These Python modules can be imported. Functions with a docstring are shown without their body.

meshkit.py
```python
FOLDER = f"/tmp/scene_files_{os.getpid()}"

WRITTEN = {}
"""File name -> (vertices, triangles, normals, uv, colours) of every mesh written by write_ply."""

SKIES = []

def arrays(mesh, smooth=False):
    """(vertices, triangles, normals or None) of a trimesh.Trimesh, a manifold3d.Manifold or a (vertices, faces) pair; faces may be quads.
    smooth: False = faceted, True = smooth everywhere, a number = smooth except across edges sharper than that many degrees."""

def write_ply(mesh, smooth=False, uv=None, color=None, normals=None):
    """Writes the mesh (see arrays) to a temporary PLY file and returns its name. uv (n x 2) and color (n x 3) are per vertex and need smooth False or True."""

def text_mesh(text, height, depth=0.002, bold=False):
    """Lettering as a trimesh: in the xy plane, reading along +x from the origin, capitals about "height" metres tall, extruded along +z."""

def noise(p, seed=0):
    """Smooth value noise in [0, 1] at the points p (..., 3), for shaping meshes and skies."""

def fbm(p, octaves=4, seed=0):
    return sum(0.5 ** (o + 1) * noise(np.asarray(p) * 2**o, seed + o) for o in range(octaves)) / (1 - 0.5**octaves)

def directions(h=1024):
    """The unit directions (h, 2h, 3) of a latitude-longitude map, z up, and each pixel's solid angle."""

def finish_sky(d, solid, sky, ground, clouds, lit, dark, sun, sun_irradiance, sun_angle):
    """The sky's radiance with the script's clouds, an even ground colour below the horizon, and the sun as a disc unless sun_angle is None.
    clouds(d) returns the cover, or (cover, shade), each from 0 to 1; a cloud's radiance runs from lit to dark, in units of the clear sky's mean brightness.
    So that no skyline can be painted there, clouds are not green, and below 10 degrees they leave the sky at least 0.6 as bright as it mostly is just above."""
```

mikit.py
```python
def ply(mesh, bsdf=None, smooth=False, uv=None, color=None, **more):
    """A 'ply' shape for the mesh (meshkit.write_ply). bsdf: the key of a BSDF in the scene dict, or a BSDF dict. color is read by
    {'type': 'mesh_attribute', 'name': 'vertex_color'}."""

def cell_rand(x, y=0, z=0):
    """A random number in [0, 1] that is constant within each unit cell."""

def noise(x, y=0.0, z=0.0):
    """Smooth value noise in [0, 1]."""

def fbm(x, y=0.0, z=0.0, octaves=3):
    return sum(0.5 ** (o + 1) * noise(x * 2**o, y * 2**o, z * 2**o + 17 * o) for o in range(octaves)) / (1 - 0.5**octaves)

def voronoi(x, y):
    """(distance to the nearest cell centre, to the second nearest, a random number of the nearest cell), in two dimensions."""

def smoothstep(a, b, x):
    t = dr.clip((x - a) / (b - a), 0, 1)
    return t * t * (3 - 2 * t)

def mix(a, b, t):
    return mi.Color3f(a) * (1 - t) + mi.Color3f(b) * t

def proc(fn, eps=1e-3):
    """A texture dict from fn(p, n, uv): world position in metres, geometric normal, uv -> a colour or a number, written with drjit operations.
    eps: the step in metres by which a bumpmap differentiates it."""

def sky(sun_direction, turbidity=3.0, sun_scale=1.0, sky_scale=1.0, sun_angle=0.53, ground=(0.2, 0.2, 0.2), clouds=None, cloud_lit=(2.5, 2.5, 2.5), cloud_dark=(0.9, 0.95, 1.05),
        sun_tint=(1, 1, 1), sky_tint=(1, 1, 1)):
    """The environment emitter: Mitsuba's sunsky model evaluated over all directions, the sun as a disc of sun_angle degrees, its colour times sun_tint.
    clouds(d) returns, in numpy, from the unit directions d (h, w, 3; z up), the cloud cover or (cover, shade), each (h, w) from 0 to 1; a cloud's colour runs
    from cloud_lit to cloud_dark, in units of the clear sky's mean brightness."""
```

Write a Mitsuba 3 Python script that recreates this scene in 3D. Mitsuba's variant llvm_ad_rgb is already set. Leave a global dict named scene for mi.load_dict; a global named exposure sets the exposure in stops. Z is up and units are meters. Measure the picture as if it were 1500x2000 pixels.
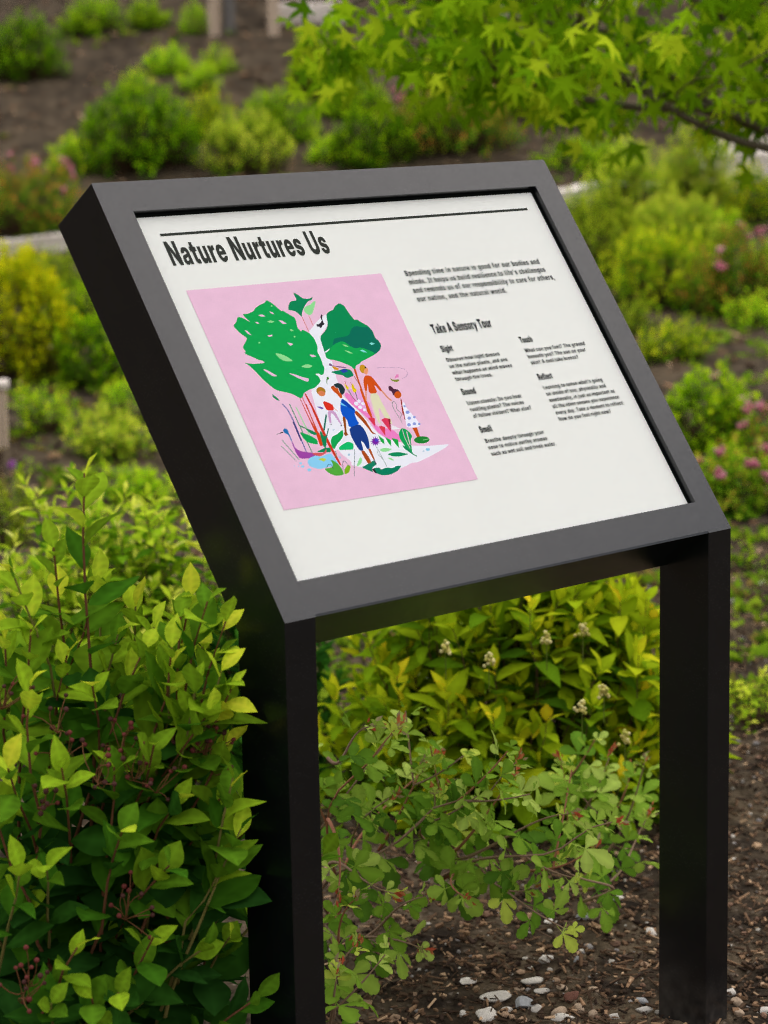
import math, random
import numpy as np, trimesh, shapely, shapely.geometry as sg, shapely.ops
import manifold3d as m3
import drjit as dr, mitsuba as mi, mikit, meshkit
from mikit import proc, fbm, noise, smoothstep, mix, cell_rand

# ------------------------------------------------------------ camera, sky, exposure
T = mi.ScalarTransform4f
EYE = np.array([-1.81031, -2.27431, 1.48963])
FWD = np.array([0.646212, 0.740948, -0.182772])
UPV = np.array([0.135178, 0.124576, 0.982959])
scene, labels = {}, {}
scene['camera'] = {'type': 'thinlens', 'fov': 18.87, 'fov_axis': 'x', 'near_clip': 0.05, 'far_clip': 2000.0,
                   'aperture_radius': 0.0084, 'focus_distance': 3.40,
                   'to_world': T().look_at(origin=EYE.tolist(), target=(EYE + FWD).tolist(), up=UPV.tolist())}

def overcast(d):
    up = np.clip(d[..., 2], 0, 1)
    lumps = meshkit.fbm(d * 3.0 + 7.0, 3, 5)
    return np.ones(up.shape), np.clip(1 - up + 0.25 * (lumps - 0.5), 0, 1)          # the overcast sky: a third as bright at the horizon

scene['sky'] = mikit.sky([0.58, -0.18, 0.79], turbidity=4, sun_scale=0.05, sun_angle=40, ground=(0.05, 0.05, 0.05), clouds=overcast,
                         cloud_lit=(2.42, 2.46, 2.68), cloud_dark=(0.80, 0.83, 0.88), sun_tint=(0.93, 0.97, 1.08))
exposure = 2.73

# ------------------------------------------------------------ data: printed picture (tenths of a millimetre on the panel), glyph outlines, plants
ILL=[
('printed_background',(234,194,216),'p',[860,5088,4434,5078,4410,1567,854,1607]),
('printed_path',(238,238,240),'p',[2616,4240,2753,4324,2835,4385,2988,4462,3084,4499,3018,4321,2772,4139,2738,3863,2732,3790,2781,3739,2797,3745,2753,3601,2749,3520,2730,3468,2726,3373,2696,3169,2820,3001,2915,2756,2999,2531,3093,2438,3322,2327,3453,2300,3307,2331,3529,2243,3803,2206,3987,2194,4203,2179,4068,2129,3829,2062,3468,1978,3360,1989,3249,1955,3022,1917,2456,2039,2297,2096,2327,2153,2220,2291,2189,2365,2119,2347,2062,2504,2103,2814,2139,3046,2196,3328,2330,3469,2266,3588,2369,3644,2502,3832]),
('printed_path',(240,130,192),'p',[2733,3182,2784,3221,2852,3159,2923,3042,2973,2866,3046,2811,3044,2614,3295,2546,3376,2427,3339,2320,3108,2427,3004,2539,2968,2741,2892,2867,2762,3044]),
('printed_path',(232,170,214),'p',[2829,3270,3050,3244,3036,2948,2963,2867,2914,3026]),
('printed_path',(236,150,200),'p',[3066,3061,3106,3002,3086,2770,3018,2797]),
('printed_path',(240,236,236),'p',[3321,2614,3445,2535,3283,2543]),
('printed_tree',(24,166,80),'p',[2138,4822,2220,4752,2311,4612,2337,4627,2417,4551,2497,4486,2472,4374,2456,4330,2491,4253,2528,4289,2620,4223,2665,4127,2659,3991,2609,3905,2618,3814,2610,3724,2602,3708,2607,3645,2543,3545,2488,3535,2466,3565,2393,3568,2439,3512,2436,3445,2385,3406,2268,3347,2190,3340,2050,3295,1999,3229,1950,3219,1897,3269,1823,3317,1627,3384,1576,3429,1476,3567,1407,3718,1334,3836,1281,3875,1418,3838,1489,3836,1583,3831,1628,3837,1603,3873,1540,3891,1469,3943,1376,3998,1363,4032,1397,4029,1373,4114,1477,4204,1520,4249,1442,4330,1373,4459,1461,4518,1512,4586,1546,4594,1596,4572,1700,4489,1651,4561,1619,4632,1719,4628,1839,4662,1878,4704,1986,4750,2099,4780]),
('printed_tree',(234,194,216),'p',[1877,4591,1959,4596,1995,4557,1919,4564]),
('printed_tree',(234,194,216),'p',[2099,4632,2151,4612,2163,4575,2118,4596]),
('printed_tree',(234,194,216),'p',[2188,4476,2250,4464,2308,4407,2235,4409]),
('printed_tree',(234,194,216),'p',[1772,4488,1818,4483,1840,4453,1794,4458]),
('printed_tree',(234,194,216),'p',[1531,4377,1577,4361,1616,4284,1565,4312]),
('printed_tree',(234,194,216),'p',[1875,4253,1970,4260,1965,4238,1900,4230]),
('printed_tree',(234,194,216),'p',[2160,4111,2225,4093,2258,4072,2191,4051]),
('printed_tree',(234,194,216),'p',[2445,3878,2522,3869,2561,3837,2478,3832]),
('printed_tree',(146,222,144),'p',[1978,4473,2053,4489,2112,4460,2043,4445]),
('printed_tree',(146,222,144),'p',[1868,3967,1955,3947,2041,3898,2129,3805,1978,3821,1915,3867]),
('printed_tree',(146,222,144),'p',[2303,4311,2347,4313,2368,4280,2319,4281]),
('printed_tree',(234,194,216),'p',[1539,3742,1602,3724,1747,3602,1655,3613,1593,3681]),
('printed_tree',(234,194,216),'p',[1937,3636,2040,3602,2176,3531,2252,3511,2231,3469,2190,3462,2086,3524]),
('printed_tree',(146,222,144),'p',[2203,3707,2330,3738,2423,3699,2345,3669,2277,3682]),
('printed_tree',(146,222,144),'p',[2199,4714,2193,4707,2185,4702,2176,4701,2170,4704,2167,4709,2168,4717,2174,4724,2182,4728,2190,4729,2197,4727,2200,4721]),
('printed_tree',(146,222,144),'p',[2352,4187,2347,4180,2339,4176,2330,4175,2323,4177,2320,4183,2322,4190,2327,4197,2336,4202,2344,4203,2351,4200,2354,4194]),
('printed_tree',(146,222,144),'p',[1703,4155,1698,4148,1690,4143,1681,4142,1675,4145,1672,4151,1673,4158,1678,4164,1686,4169,1695,4170,1701,4167,1704,4162]),
('printed_tree_001',(18,140,82),'p',[3402,4656,3469,4597,3488,4485,3533,4346,3573,4362,3649,4294,3731,4228,3771,4131,3756,4027,3782,3978,3809,3905,3756,3830,3628,3762,3295,3672,3262,3647,3014,3674,2847,3743,2732,3790,2732,3864,2739,3926,2772,4139,2936,4237,3018,4321,3072,4489,3138,4529,3240,4554,3294,4608]),
('printed_tree_001',(18,112,88),'p',[3399,4214,3499,4256,3632,4214,3725,4217,3771,4131,3750,4028,3795,3977,3803,3894,3744,3819,3616,3764,3485,3812,3309,3894,3212,3956,3168,4018,3000,3990,2928,3974,3002,4081,3068,4097,3235,4098,3328,4129]),
('printed_tree_001',(24,166,80),'p',[2743,3880,2875,3945,2981,4003,3125,4034,3186,4005,3231,3943,3306,3889,3427,3899,3627,3785,3567,3746,3642,3769,3504,3724,3298,3668,3270,3644,3174,3617,3142,3566,3103,3571,3092,3608,3048,3641,3036,3648,2871,3741,2775,3761,2721,3788,2722,3835]),
('printed_tree_001',(146,222,144),'p',[3103,3979,3166,3967,3210,3927,3152,3939]),
('printed_tree_001',(146,222,144),'p',[3097,3882,3164,3863,3227,3817,3169,3823]),
('printed_tree_001',(130,226,210),'p',[3601,3944,3654,3959,3702,3930,3631,3915]),
('printed_tree_001',(130,226,210),'p',[3367,3853,3432,3858,3489,3806,3433,3812]),
('printed_tree_001',(238,238,240),'p',[2734,3892,2813,3923,2860,3941,2826,3911,2751,3877]),
('printed_leaf',(20,135,84),'p',[2662,4902,2724,4862,2796,4780,2905,4771,2976,4799,2939,4750,2861,4734,2764,4668,2660,4562,2622,4486,2596,4534,2552,4595,2441,4623,2471,4683,2548,4762,2673,4762]),
('printed_leaf_001',(146,222,144),'p',[2997,4728,2945,4651,2829,4523,2767,4500,2708,4558,2724,4625,2782,4655,2866,4670,2940,4715]),
('printed_leaf',(216,84,24),0.9,[2624,4485,2622,4251]),
('printed_leaf_001',(216,84,24),0.9,[2753,4496,2748,4334]),
('printed_squirrel',(48,46,52),'p',[2981,4498,3000,4484,2965,4430,2956,4362,2966,4332,2915,4319,2886,4288,2857,4279,2850,4303,2808,4307,2818,4352,2851,4343,2908,4366,2943,4397,2946,4455]),
('printed_tree_001',(200,80,30),'p',[3103,3571,3147,3566,3118,3432,3099,3289,3073,3066,3056,2820,2989,2829,3031,3044,3078,3328]),
('printed_tree_001',(150,90,50),1.3,[3060,3448,3078,3328]),
('printed_tree_001',(216,84,24),'p',[3069,3242,3071,3052,3052,2784,3017,2775,3003,2808,3031,3092,3050,3244]),
('printed_tree',(196,50,26),1.2,[1947,3219,1945,2713]),
('printed_tree',(222,52,36),1.3,[1993,3230,1991,2707]),
('printed_tree',(206,52,30),'p',[2054,3289,2082,3286,2104,3050,2102,2709,2068,2713,2070,3055]),
('printed_tree',(206,52,30),'p',[2067,3110,2095,3107,2108,2498,2134,2110,2097,2132,2053,2505]),
('printed_tree',(214,66,26),'p',[1938,3126,1956,3124,1958,2895,1974,2734,2005,2643,1994,2487,1959,2456,1918,2453,1942,2633]),
('printed_tree',(214,66,26),'p',[1993,3119,2012,3117,1986,2663,1968,2665]),
('printed_reed',(52,80,150),1.6,[1609,3167,1653,3082,1667,2897,1645,2395]),
('printed_reed',(52,50,110),2.4,[1654,2872,1645,2586]),
('printed_reed',(20,135,84),'p',[1507,3349,1557,3293,1595,3223,1543,3240,1507,3289]),
('printed_reed_001',(20,135,84),1.5,[1727,3152,1736,2374]),
('printed_reed_002',(146,222,144),1.6,[1814,3093,1828,2505]),
('printed_reed_003',(90,150,120),1.4,[1335,2627,1466,2307]),
('printed_reed_004',(90,150,120),1.2,[1275,2545,1411,2294]),
('printed_shrub',(20,135,84),'p',[1706,2839,1827,2753,1916,2698,1969,2647,1919,2628,1845,2673,1805,2748,1744,2782]),
('printed_shrub',(24,166,80),'p',[1684,2720,1768,2674,1842,2629,1923,2557,1894,2483,1786,2519,1724,2549,1693,2623]),
('printed_shrub',(20,135,84),'p',[2022,2675,2054,2680,2054,2584,2108,2612,2049,2479,1997,2416,2084,2413,2056,2339,1936,2355,1811,2376,1902,2403,1988,2418,1968,2455,1999,2591]),
('printed_shrub_001',(18,112,88),2.6,[2261,2909,2109,2691]),
('printed_shrub_001',(18,112,88),1.8,[2191,2697,2082,2562]),
('printed_shrub_002',(24,166,80),'p',[2429,2658,2404,2572,2333,2511,2220,2447,2132,2372,2107,2419,2135,2511,2196,2573,2297,2595]),
('printed_shrub_003',(24,190,104),'p',[2223,2394,2299,2428,2428,2463,2504,2418,2456,2327,2343,2339,2211,2352]),
('printed_bird',(32,110,170),'p',[1417,2772,1464,2801,1501,2778,1497,2692,1493,2589,1475,2591,1479,2695,1428,2727]),
('printed_bird',(34,44,44),'p',[1268,2722,1409,2756,1414,2738]),
('printed_bird',(160,70,160),'p',[1475,2591,1493,2580,1489,2485,1554,2425,1732,2374,1877,2354,1830,2300,1766,2326,1655,2298,1488,2313,1465,2420]),
('printed_bird',(214,90,90),'p',[1732,2374,1932,2347,2002,2407,1978,2340,1830,2300,1738,2347]),
('printed_pond',(140,208,236),'p',[1585,2256,1659,2306,1777,2329,1848,2297,2042,2332,2069,2250,2079,2213,2097,2132,1856,2123,1735,2114,1593,2178]),
('printed_pond',(140,208,236),'p',[1490,2244,1483,2236,1470,2232,1457,2231,1445,2235,1439,2242,1440,2251,1447,2258,1459,2263,1473,2263,1484,2260,1491,2252]),
('printed_pond',(140,208,236),'p',[1507,2190,1499,2183,1485,2179,1469,2180,1455,2184,1446,2191,1446,2198,1454,2205,1467,2209,1484,2209,1498,2204,1506,2198]),
('printed_pond',(140,208,236),'p',[1594,2126,1584,2116,1568,2110,1549,2110,1533,2115,1525,2125,1526,2136,1535,2145,1552,2151,1570,2152,1586,2146,1595,2137]),
('printed_pond',(140,208,236),'p',[1349,2217,1346,2213,1341,2210,1336,2210,1332,2211,1330,2215,1331,2219,1334,2223,1339,2225,1344,2226,1348,2224,1350,2221]),
('printed_pond',(140,208,236),'p',[1416,2207,1412,2203,1408,2201,1403,2200,1399,2202,1397,2205,1398,2210,1401,2213,1406,2216,1411,2216,1415,2215,1417,2211]),
('printed_pond',(196,210,70),'p',[1782,2263,1867,2277,1932,2251,1866,2217]),
('printed_plant',(84,170,60),'p',[1812,2112,1948,2110,1996,2147,1985,2239,2077,2170,2114,2052,2104,1975,1956,1975,1865,2027]),
('printed_plant',(130,180,30),'p',[2282,2089,2235,2113,2141,2048,2113,1974,2203,1995]),
('printed_plant',(50,80,90),0.8,[1866,2122,1918,2166,1963,2160,1967,2090]),
('printed_plant',(50,80,90),0.8,[2123,2050,2169,2157,2213,2186,2254,2093]),
('printed_plant',(20,135,84),0.9,[2078,2248,2139,2310,2133,2354]),
('printed_person',(176,122,36),'p',[2414,3244,2376,3224,2333,3222,2297,3237,2279,3266,2281,3301,2305,3333,2343,3353,2386,3355,2422,3340,2441,3311,2438,3276]),
('printed_person',(220,128,82),'p',[2294,3276,2366,3301,2420,3261,2411,3229,2353,3202,2296,3222]),
('printed_person',(222,52,36),'p',[2300,3082,2307,3116,2344,3130,2449,3063,2439,2967,2306,2979]),
('printed_person',(226,120,80),0.9,[2449,3063,2447,3001,2484,2948]),
('printed_person',(206,160,196),'p',[2313,2974,2439,2967,2458,2733,2430,2737,2387,2924,2348,2925,2289,2773,2252,2778]),
('printed_person',(34,44,44),'p',[2242,2748,2285,2765,2281,2747]),
('printed_person',(34,44,44),'p',[2415,2708,2446,2739,2445,2709]),
('printed_bird_001',(110,80,170),'p',[2161,3063,2234,3050,2279,3022,2242,3009,2202,3027]),
('printed_person_001',(222,226,176),'p',[3181,3153,3340,3143,3316,2788,3258,2795,3245,2964,3224,3002,3181,2805,3114,2813]),
('printed_person_001',(226,222,180),'p',[3183,3147,3323,3139,3360,2628,3263,2640,3243,2949,3128,2657,3172,2643,3099,2661,3117,2848]),
('printed_person_001',(204,148,36),'p',[3337,3561,3322,3524,3294,3495,3261,3481,3231,3486,3212,3509,3209,3543,3224,3579,3252,3608,3285,3622,3315,3617,3334,3595]),
('printed_person_001',(236,156,112),'p',[3293,3540,3360,3569,3366,3532,3310,3456,3271,3460,3256,3490]),
('printed_person_001',(34,44,44),'p',[3313,3579,3347,3585,3343,3558,3321,3555]),
('printed_person_001',(214,82,26),'p',[3248,3436,3303,3443,3370,3413,3441,3176,3400,3158,3340,3297,3335,3143,3178,3148,3242,3327,3160,3191,3124,3200,3183,3370]),
('printed_person_001',(230,150,116),3.0,[3432,3159,3475,3045,3515,3003]),
('printed_person_001',(230,150,116),2.4,[3141,3194,3074,3057]),
('printed_person_002',(80,44,62),'p',[3581,3224,3625,3228,3651,3188,3658,3173,3723,3157,3756,3102,3677,3130,3596,3057,3598,3139,3558,3162]),
('printed_person_002',(206,88,26),'p',[3748,3062,3724,3035,3688,3017,3651,3013,3621,3025,3608,3049,3614,3078,3639,3105,3674,3123,3712,3127,3741,3115,3755,3091]),
('printed_person_002',(160,50,28),1.5,[3701,2999,3608,2751]),
('printed_person_002',(160,50,28),1.5,[3703,2993,3601,2669]),
('printed_person_002',(240,240,248),'p',[3685,2934,3734,2946,3727,2837,3817,2635,3830,2524,3561,2531,3624,2705]),
('printed_person_002',(142,156,214),'p',[3728,2874,3720,2866,3709,2860,3697,2859,3688,2863,3683,2870,3685,2879,3692,2887,3703,2892,3715,2893,3725,2890,3730,2882]),
('printed_person_002',(142,156,214),'p',[3745,2771,3733,2758,3714,2750,3694,2748,3679,2754,3671,2766,3674,2780,3686,2793,3705,2802,3724,2803,3740,2797,3748,2786]),
('printed_person_002',(142,156,214),'p',[3719,2674,3709,2663,3692,2655,3675,2654,3661,2659,3654,2670,3657,2682,3667,2694,3684,2702,3701,2703,3715,2698,3722,2687]),
('printed_person_002',(142,156,214),'p',[3816,2680,3807,2671,3794,2665,3780,2664,3768,2668,3763,2676,3765,2687,3774,2696,3787,2702,3802,2703,3813,2699,3818,2691]),
('printed_person_002',(142,156,214),'p',[3661,2573,3650,2560,3632,2553,3614,2551,3599,2557,3592,2568,3595,2581,3606,2594,3623,2602,3642,2603,3657,2597,3664,2586]),
('printed_person_002',(142,156,214),'p',[3766,2577,3756,2566,3739,2558,3722,2557,3708,2562,3701,2573,3704,2586,3714,2597,3731,2605,3748,2606,3762,2601,3769,2590]),
('printed_person_002',(142,156,214),'p',[3845,2563,3837,2554,3824,2548,3811,2548,3801,2551,3796,2559,3798,2569,3806,2578,3818,2583,3831,2584,3842,2580,3847,2572]),
('printed_person_002',(204,80,24),'p',[3664,2518,3747,2516,3727,2365,3669,2364]),
('printed_leaf_002',(36,130,50),'p',[3877,2302,3843,2275,3779,2258,3703,2257,3634,2271,3592,2297,3586,2328,3620,2355,3683,2371,3759,2372,3828,2358,3871,2333]),
('printed_leaf_002',(146,222,144),0.8,[3753,2307,3873,2314]),
('printed_rope',(120,130,120),0.9,[3524,2618,3486,2894,3513,2964,3561,2976,3578,2910,3536,2852,3593,2763,3531,2707,3549,2673]),
('printed_rope',(160,120,160),0.5,[3539,3536,3714,3530,3912,3508,4028,3467,4050,3391,3992,3342,3893,3316]),
('printed_insect',(130,140,50),'p',[3680,3350,3725,3317,3839,3313,3839,3295,3764,3271,3721,3290,3689,3307]),
('printed_insect',(230,130,180),'p',[3754,3332,3831,3397,3871,3392,3848,3349]),
('printed_leaf_003',(20,134,90),'p',[2674,3572,2831,3575,2948,3596,3052,3560,3063,3464,2941,3437,2894,3449,2864,3493,2769,3514]),
('printed_leaf_003',(44,70,160),'p',[2858,3569,2946,3593,2998,3546,2895,3523]),
('printed_bird_002',(220,150,40),'p',[2744,3656,2790,3644,2860,3602,2818,3580,2760,3600]),
('printed_bird_002',(130,90,130),'p',[2697,3668,2726,3709,2760,3688,2763,3664,2866,3643,3007,3606,2980,3599,2868,3618,2812,3642]),
('printed_flower_004',(60,130,40),'p',[2566,3493,2601,3496,2602,3462,2553,3447,2540,3422,2521,3363,2523,3410]),
('printed_flower',(236,214,20),'p',[2823,3362,2872,3289,2850,3261,2819,3261]),
('printed_flower_001',(236,214,20),'p',[2922,3296,2980,3351,2969,3270,2995,3233,2943,3192,2914,3209]),
('printed_flower',(196,60,30),0.8,[2854,3392,2839,3299]),
('printed_flower_001',(196,60,30),0.8,[2941,3362,2959,3251]),
('printed_flower',(90,110,80),0.8,[2848,3258,2861,3107]),
('printed_flower',(90,110,80),0.8,[2825,3261,2885,3047]),
('printed_flower_001',(60,100,60),1.2,[2951,3201,2922,3070]),
('printed_flower_002',(240,236,244),'p',[2895,2997,2876,2989,2856,2990,2840,3000,2832,3015,2835,3033,2848,3047,2867,3055,2888,3054,2904,3044,2911,3028,2908,3011]),
('printed_flower_002',(240,236,244),'p',[2959,3033,2943,3027,2927,3028,2913,3036,2907,3049,2910,3063,2920,3075,2936,3081,2952,3080,2966,3072,2972,3059,2969,3045]),
('printed_flower_002',(240,236,244),'p',[2931,2936,2914,2929,2895,2930,2881,2939,2874,2953,2877,2969,2888,2982,2906,2989,2924,2988,2939,2979,2946,2965,2943,2949]),
('printed_flower_002',(240,236,244),'p',[3005,2988,2990,2982,2974,2983,2962,2991,2956,3003,2958,3016,2968,3027,2983,3033,2999,3032,3011,3025,3017,3013,3015,2999]),
('printed_flower_002',(240,236,244),'p',[2981,2889,2967,2883,2953,2884,2941,2891,2935,2902,2937,2915,2947,2925,2961,2931,2976,2930,2987,2923,2993,2912,2991,2899]),
('printed_tulip',(222,60,90),'p',[3176,2719,3255,2740,3347,2710,3244,2508]),
('printed_tulip',(150,40,50),'p',[3306,2720,3347,2710,3248,2507]),
('printed_tulip_001',(222,60,80),'p',[2962,2768,3031,2782,3077,2754,3015,2627]),
('printed_tulip_002',(222,60,80),'p',[3077,2619,3132,2625,3183,2596,3116,2462]),
('printed_person_003',(38,56,60),'p',[2624,3365,2717,3385,2780,3347,2794,3271,2760,3221,2695,3181,2675,3231,2690,3303,2647,3308]),
('printed_person_003',(208,84,28),'p',[2551,3326,2593,3348,2624,3351,2644,3302,2683,3304,2667,3245,2694,3188,2675,3143,2640,3134,2612,3211,2579,3249]),
('printed_person_003',(34,44,44),'p',[2572,3337,2618,3339,2601,3320]),
('printed_person_003',(20,88,196),'p',[2662,3133,2713,3086,2804,2931,2755,2857,2749,2768,2766,2704,2554,2665,2583,2798,2534,2858,2544,2955,2599,3064]),
('printed_person_003',(20,70,170),'p',[2669,3118,2718,3076,2804,2931,2776,2917,2674,3010,2619,3080]),
('printed_person_003',(110,200,236),'p',[2614,3080,2686,2995,2593,3038]),
('printed_person_003',(176,76,26),'p',[2804,2922,2839,2882,2896,2759,2921,2595,2927,2549,2976,2507,2938,2512,2900,2535,2872,2637,2820,2768,2764,2874]),
('printed_person_003',(150,74,26),'p',[2527,2859,2577,2835,2479,2617,2482,2546,2462,2566,2435,2543,2421,2563,2415,2590,2451,2620]),
('printed_person_003',(30,62,132),'p',[2554,2665,2756,2705,2807,2609,2803,2468,2750,2311,2692,2296,2688,2403,2653,2452,2625,2292,2555,2293,2529,2407,2519,2541]),
('printed_person_003',(176,76,26),'p',[2567,2287,2629,2292,2665,2168,2652,2011,2620,2007,2582,2126]),
('printed_person_003',(176,76,26),'p',[2709,2299,2753,2306,2746,2130,2718,2116]),
('printed_leaf_004',(20,128,96),'p',[2456,2039,2552,2069,2644,2091,2721,2045,2620,2007,2613,1938,2546,1982]),
('printed_leaf_004',(20,128,96),'p',[2649,2100,2718,2116,2726,2045,2684,2033]),
('printed_leaf_005',(16,128,92),'p',[2639,2004,2765,1995,2766,1960,2869,1980,2997,1953,3062,1979,3160,1970,3051,1901,2897,1862,2749,1870,2670,1912]),
('printed_person_003',(34,44,44),'p',[2616,1999,2662,1992,2670,1912,2637,1925]),
('printed_person_003',(20,50,60),'p',[2738,2135,2739,2060,2721,2037,2723,2116]),
('printed_flower_003',(124,36,160),'p',[3000,2388,2939,2385,2963,2346,2917,2369,2910,2319,2891,2361,2854,2314,2868,2364,2810,2333,2853,2377,2791,2369,2850,2397,2800,2415,2861,2418,2837,2456,2883,2434,2890,2484,2909,2441,2946,2489,2932,2438,2990,2470,2947,2425,3010,2433,2950,2406]),
('printed_flower_003',(90,60,190),'p',[2960,2411,2949,2399,2932,2392,2915,2390,2900,2396,2893,2407,2895,2420,2906,2432,2923,2439,2941,2440,2955,2435,2962,2424]),
('printed_flower_003',(90,130,100),0.9,[2875,2316,2896,1994]),
('printed_flower_003',(70,110,90),0.8,[2858,2256,2837,2206,2882,2120]),
('printed_leaf_006',(146,222,144),'p',[2900,2268,3011,2284,3133,2245,3037,2218,2937,2223]),
('printed_leaf_007',(20,140,88),'p',[3000,2179,3104,2191,3224,2184,3393,2125,3186,2113,3073,2133]),
('printed_leaf_008',(150,220,140),'p',[2974,2120,3034,2117,3078,2066,3030,2073]),
('printed_leaf_009',(146,222,144),'p',[2368,2060,2456,2153,2523,2205,2526,2152,2463,2090]),
('printed_leaf_009',(70,100,90),0.9,[2477,2326,2395,2170,2309,2025,2263,1927]),
('printed_leaf_010',(30,170,66),'p',[2996,2489,3061,2409,3035,2332,2995,2382]),
('printed_leaf_010',(30,170,66),'p',[3102,2448,3181,2384,3136,2291,3111,2349]),
('printed_leaf_010',(30,170,66),'p',[3208,2416,3310,2375,3260,2243,3226,2315]),
('printed_leaf_011',(20,164,84),'p',[3464,2544,3518,2528,3573,2476,3595,2392,3533,2346,3462,2158,3434,2126,3393,2221,3349,2370,3370,2466]),
('printed_leaf_011',(234,194,216),1.1,[3470,2516,3445,2394,3451,2213]),
('printed_leaf_011',(234,194,216),1.6,[3529,2472,3504,2368,3483,2272]),
('printed_leaf_012',(20,140,88),'p',[3338,2282,3397,2247,3463,2122,3513,2079,3506,2067,3439,2116,3349,2218]),
('printed_drop',(130,196,220),'p',[3796,2146,3785,2136,3766,2130,3745,2130,3727,2135,3717,2145,3718,2157,3729,2167,3748,2173,3769,2173,3787,2168,3797,2158]),
('printed_drop',(150,190,210),'p',[3682,2135,3677,2130,3670,2127,3663,2127,3656,2129,3653,2133,3654,2139,3659,2143,3666,2146,3674,2147,3680,2144,3683,2140]),
('printed_drop',(150,190,210),'p',[2359,2259,2352,2252,2342,2247,2331,2247,2321,2250,2317,2256,2318,2264,2324,2271,2335,2275,2346,2276,2355,2273,2360,2266]),
('printed_drop',(170,200,220),'p',[2182,2239,2175,2231,2164,2227,2151,2226,2141,2230,2136,2237,2138,2245,2145,2253,2156,2258,2168,2259,2178,2255,2183,2248]),
('printed_drop',(150,190,210),'p',[2281,2669,2276,2664,2270,2661,2263,2661,2257,2663,2254,2667,2255,2673,2259,2677,2266,2680,2273,2681,2279,2679,2282,2674]),
]
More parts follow.
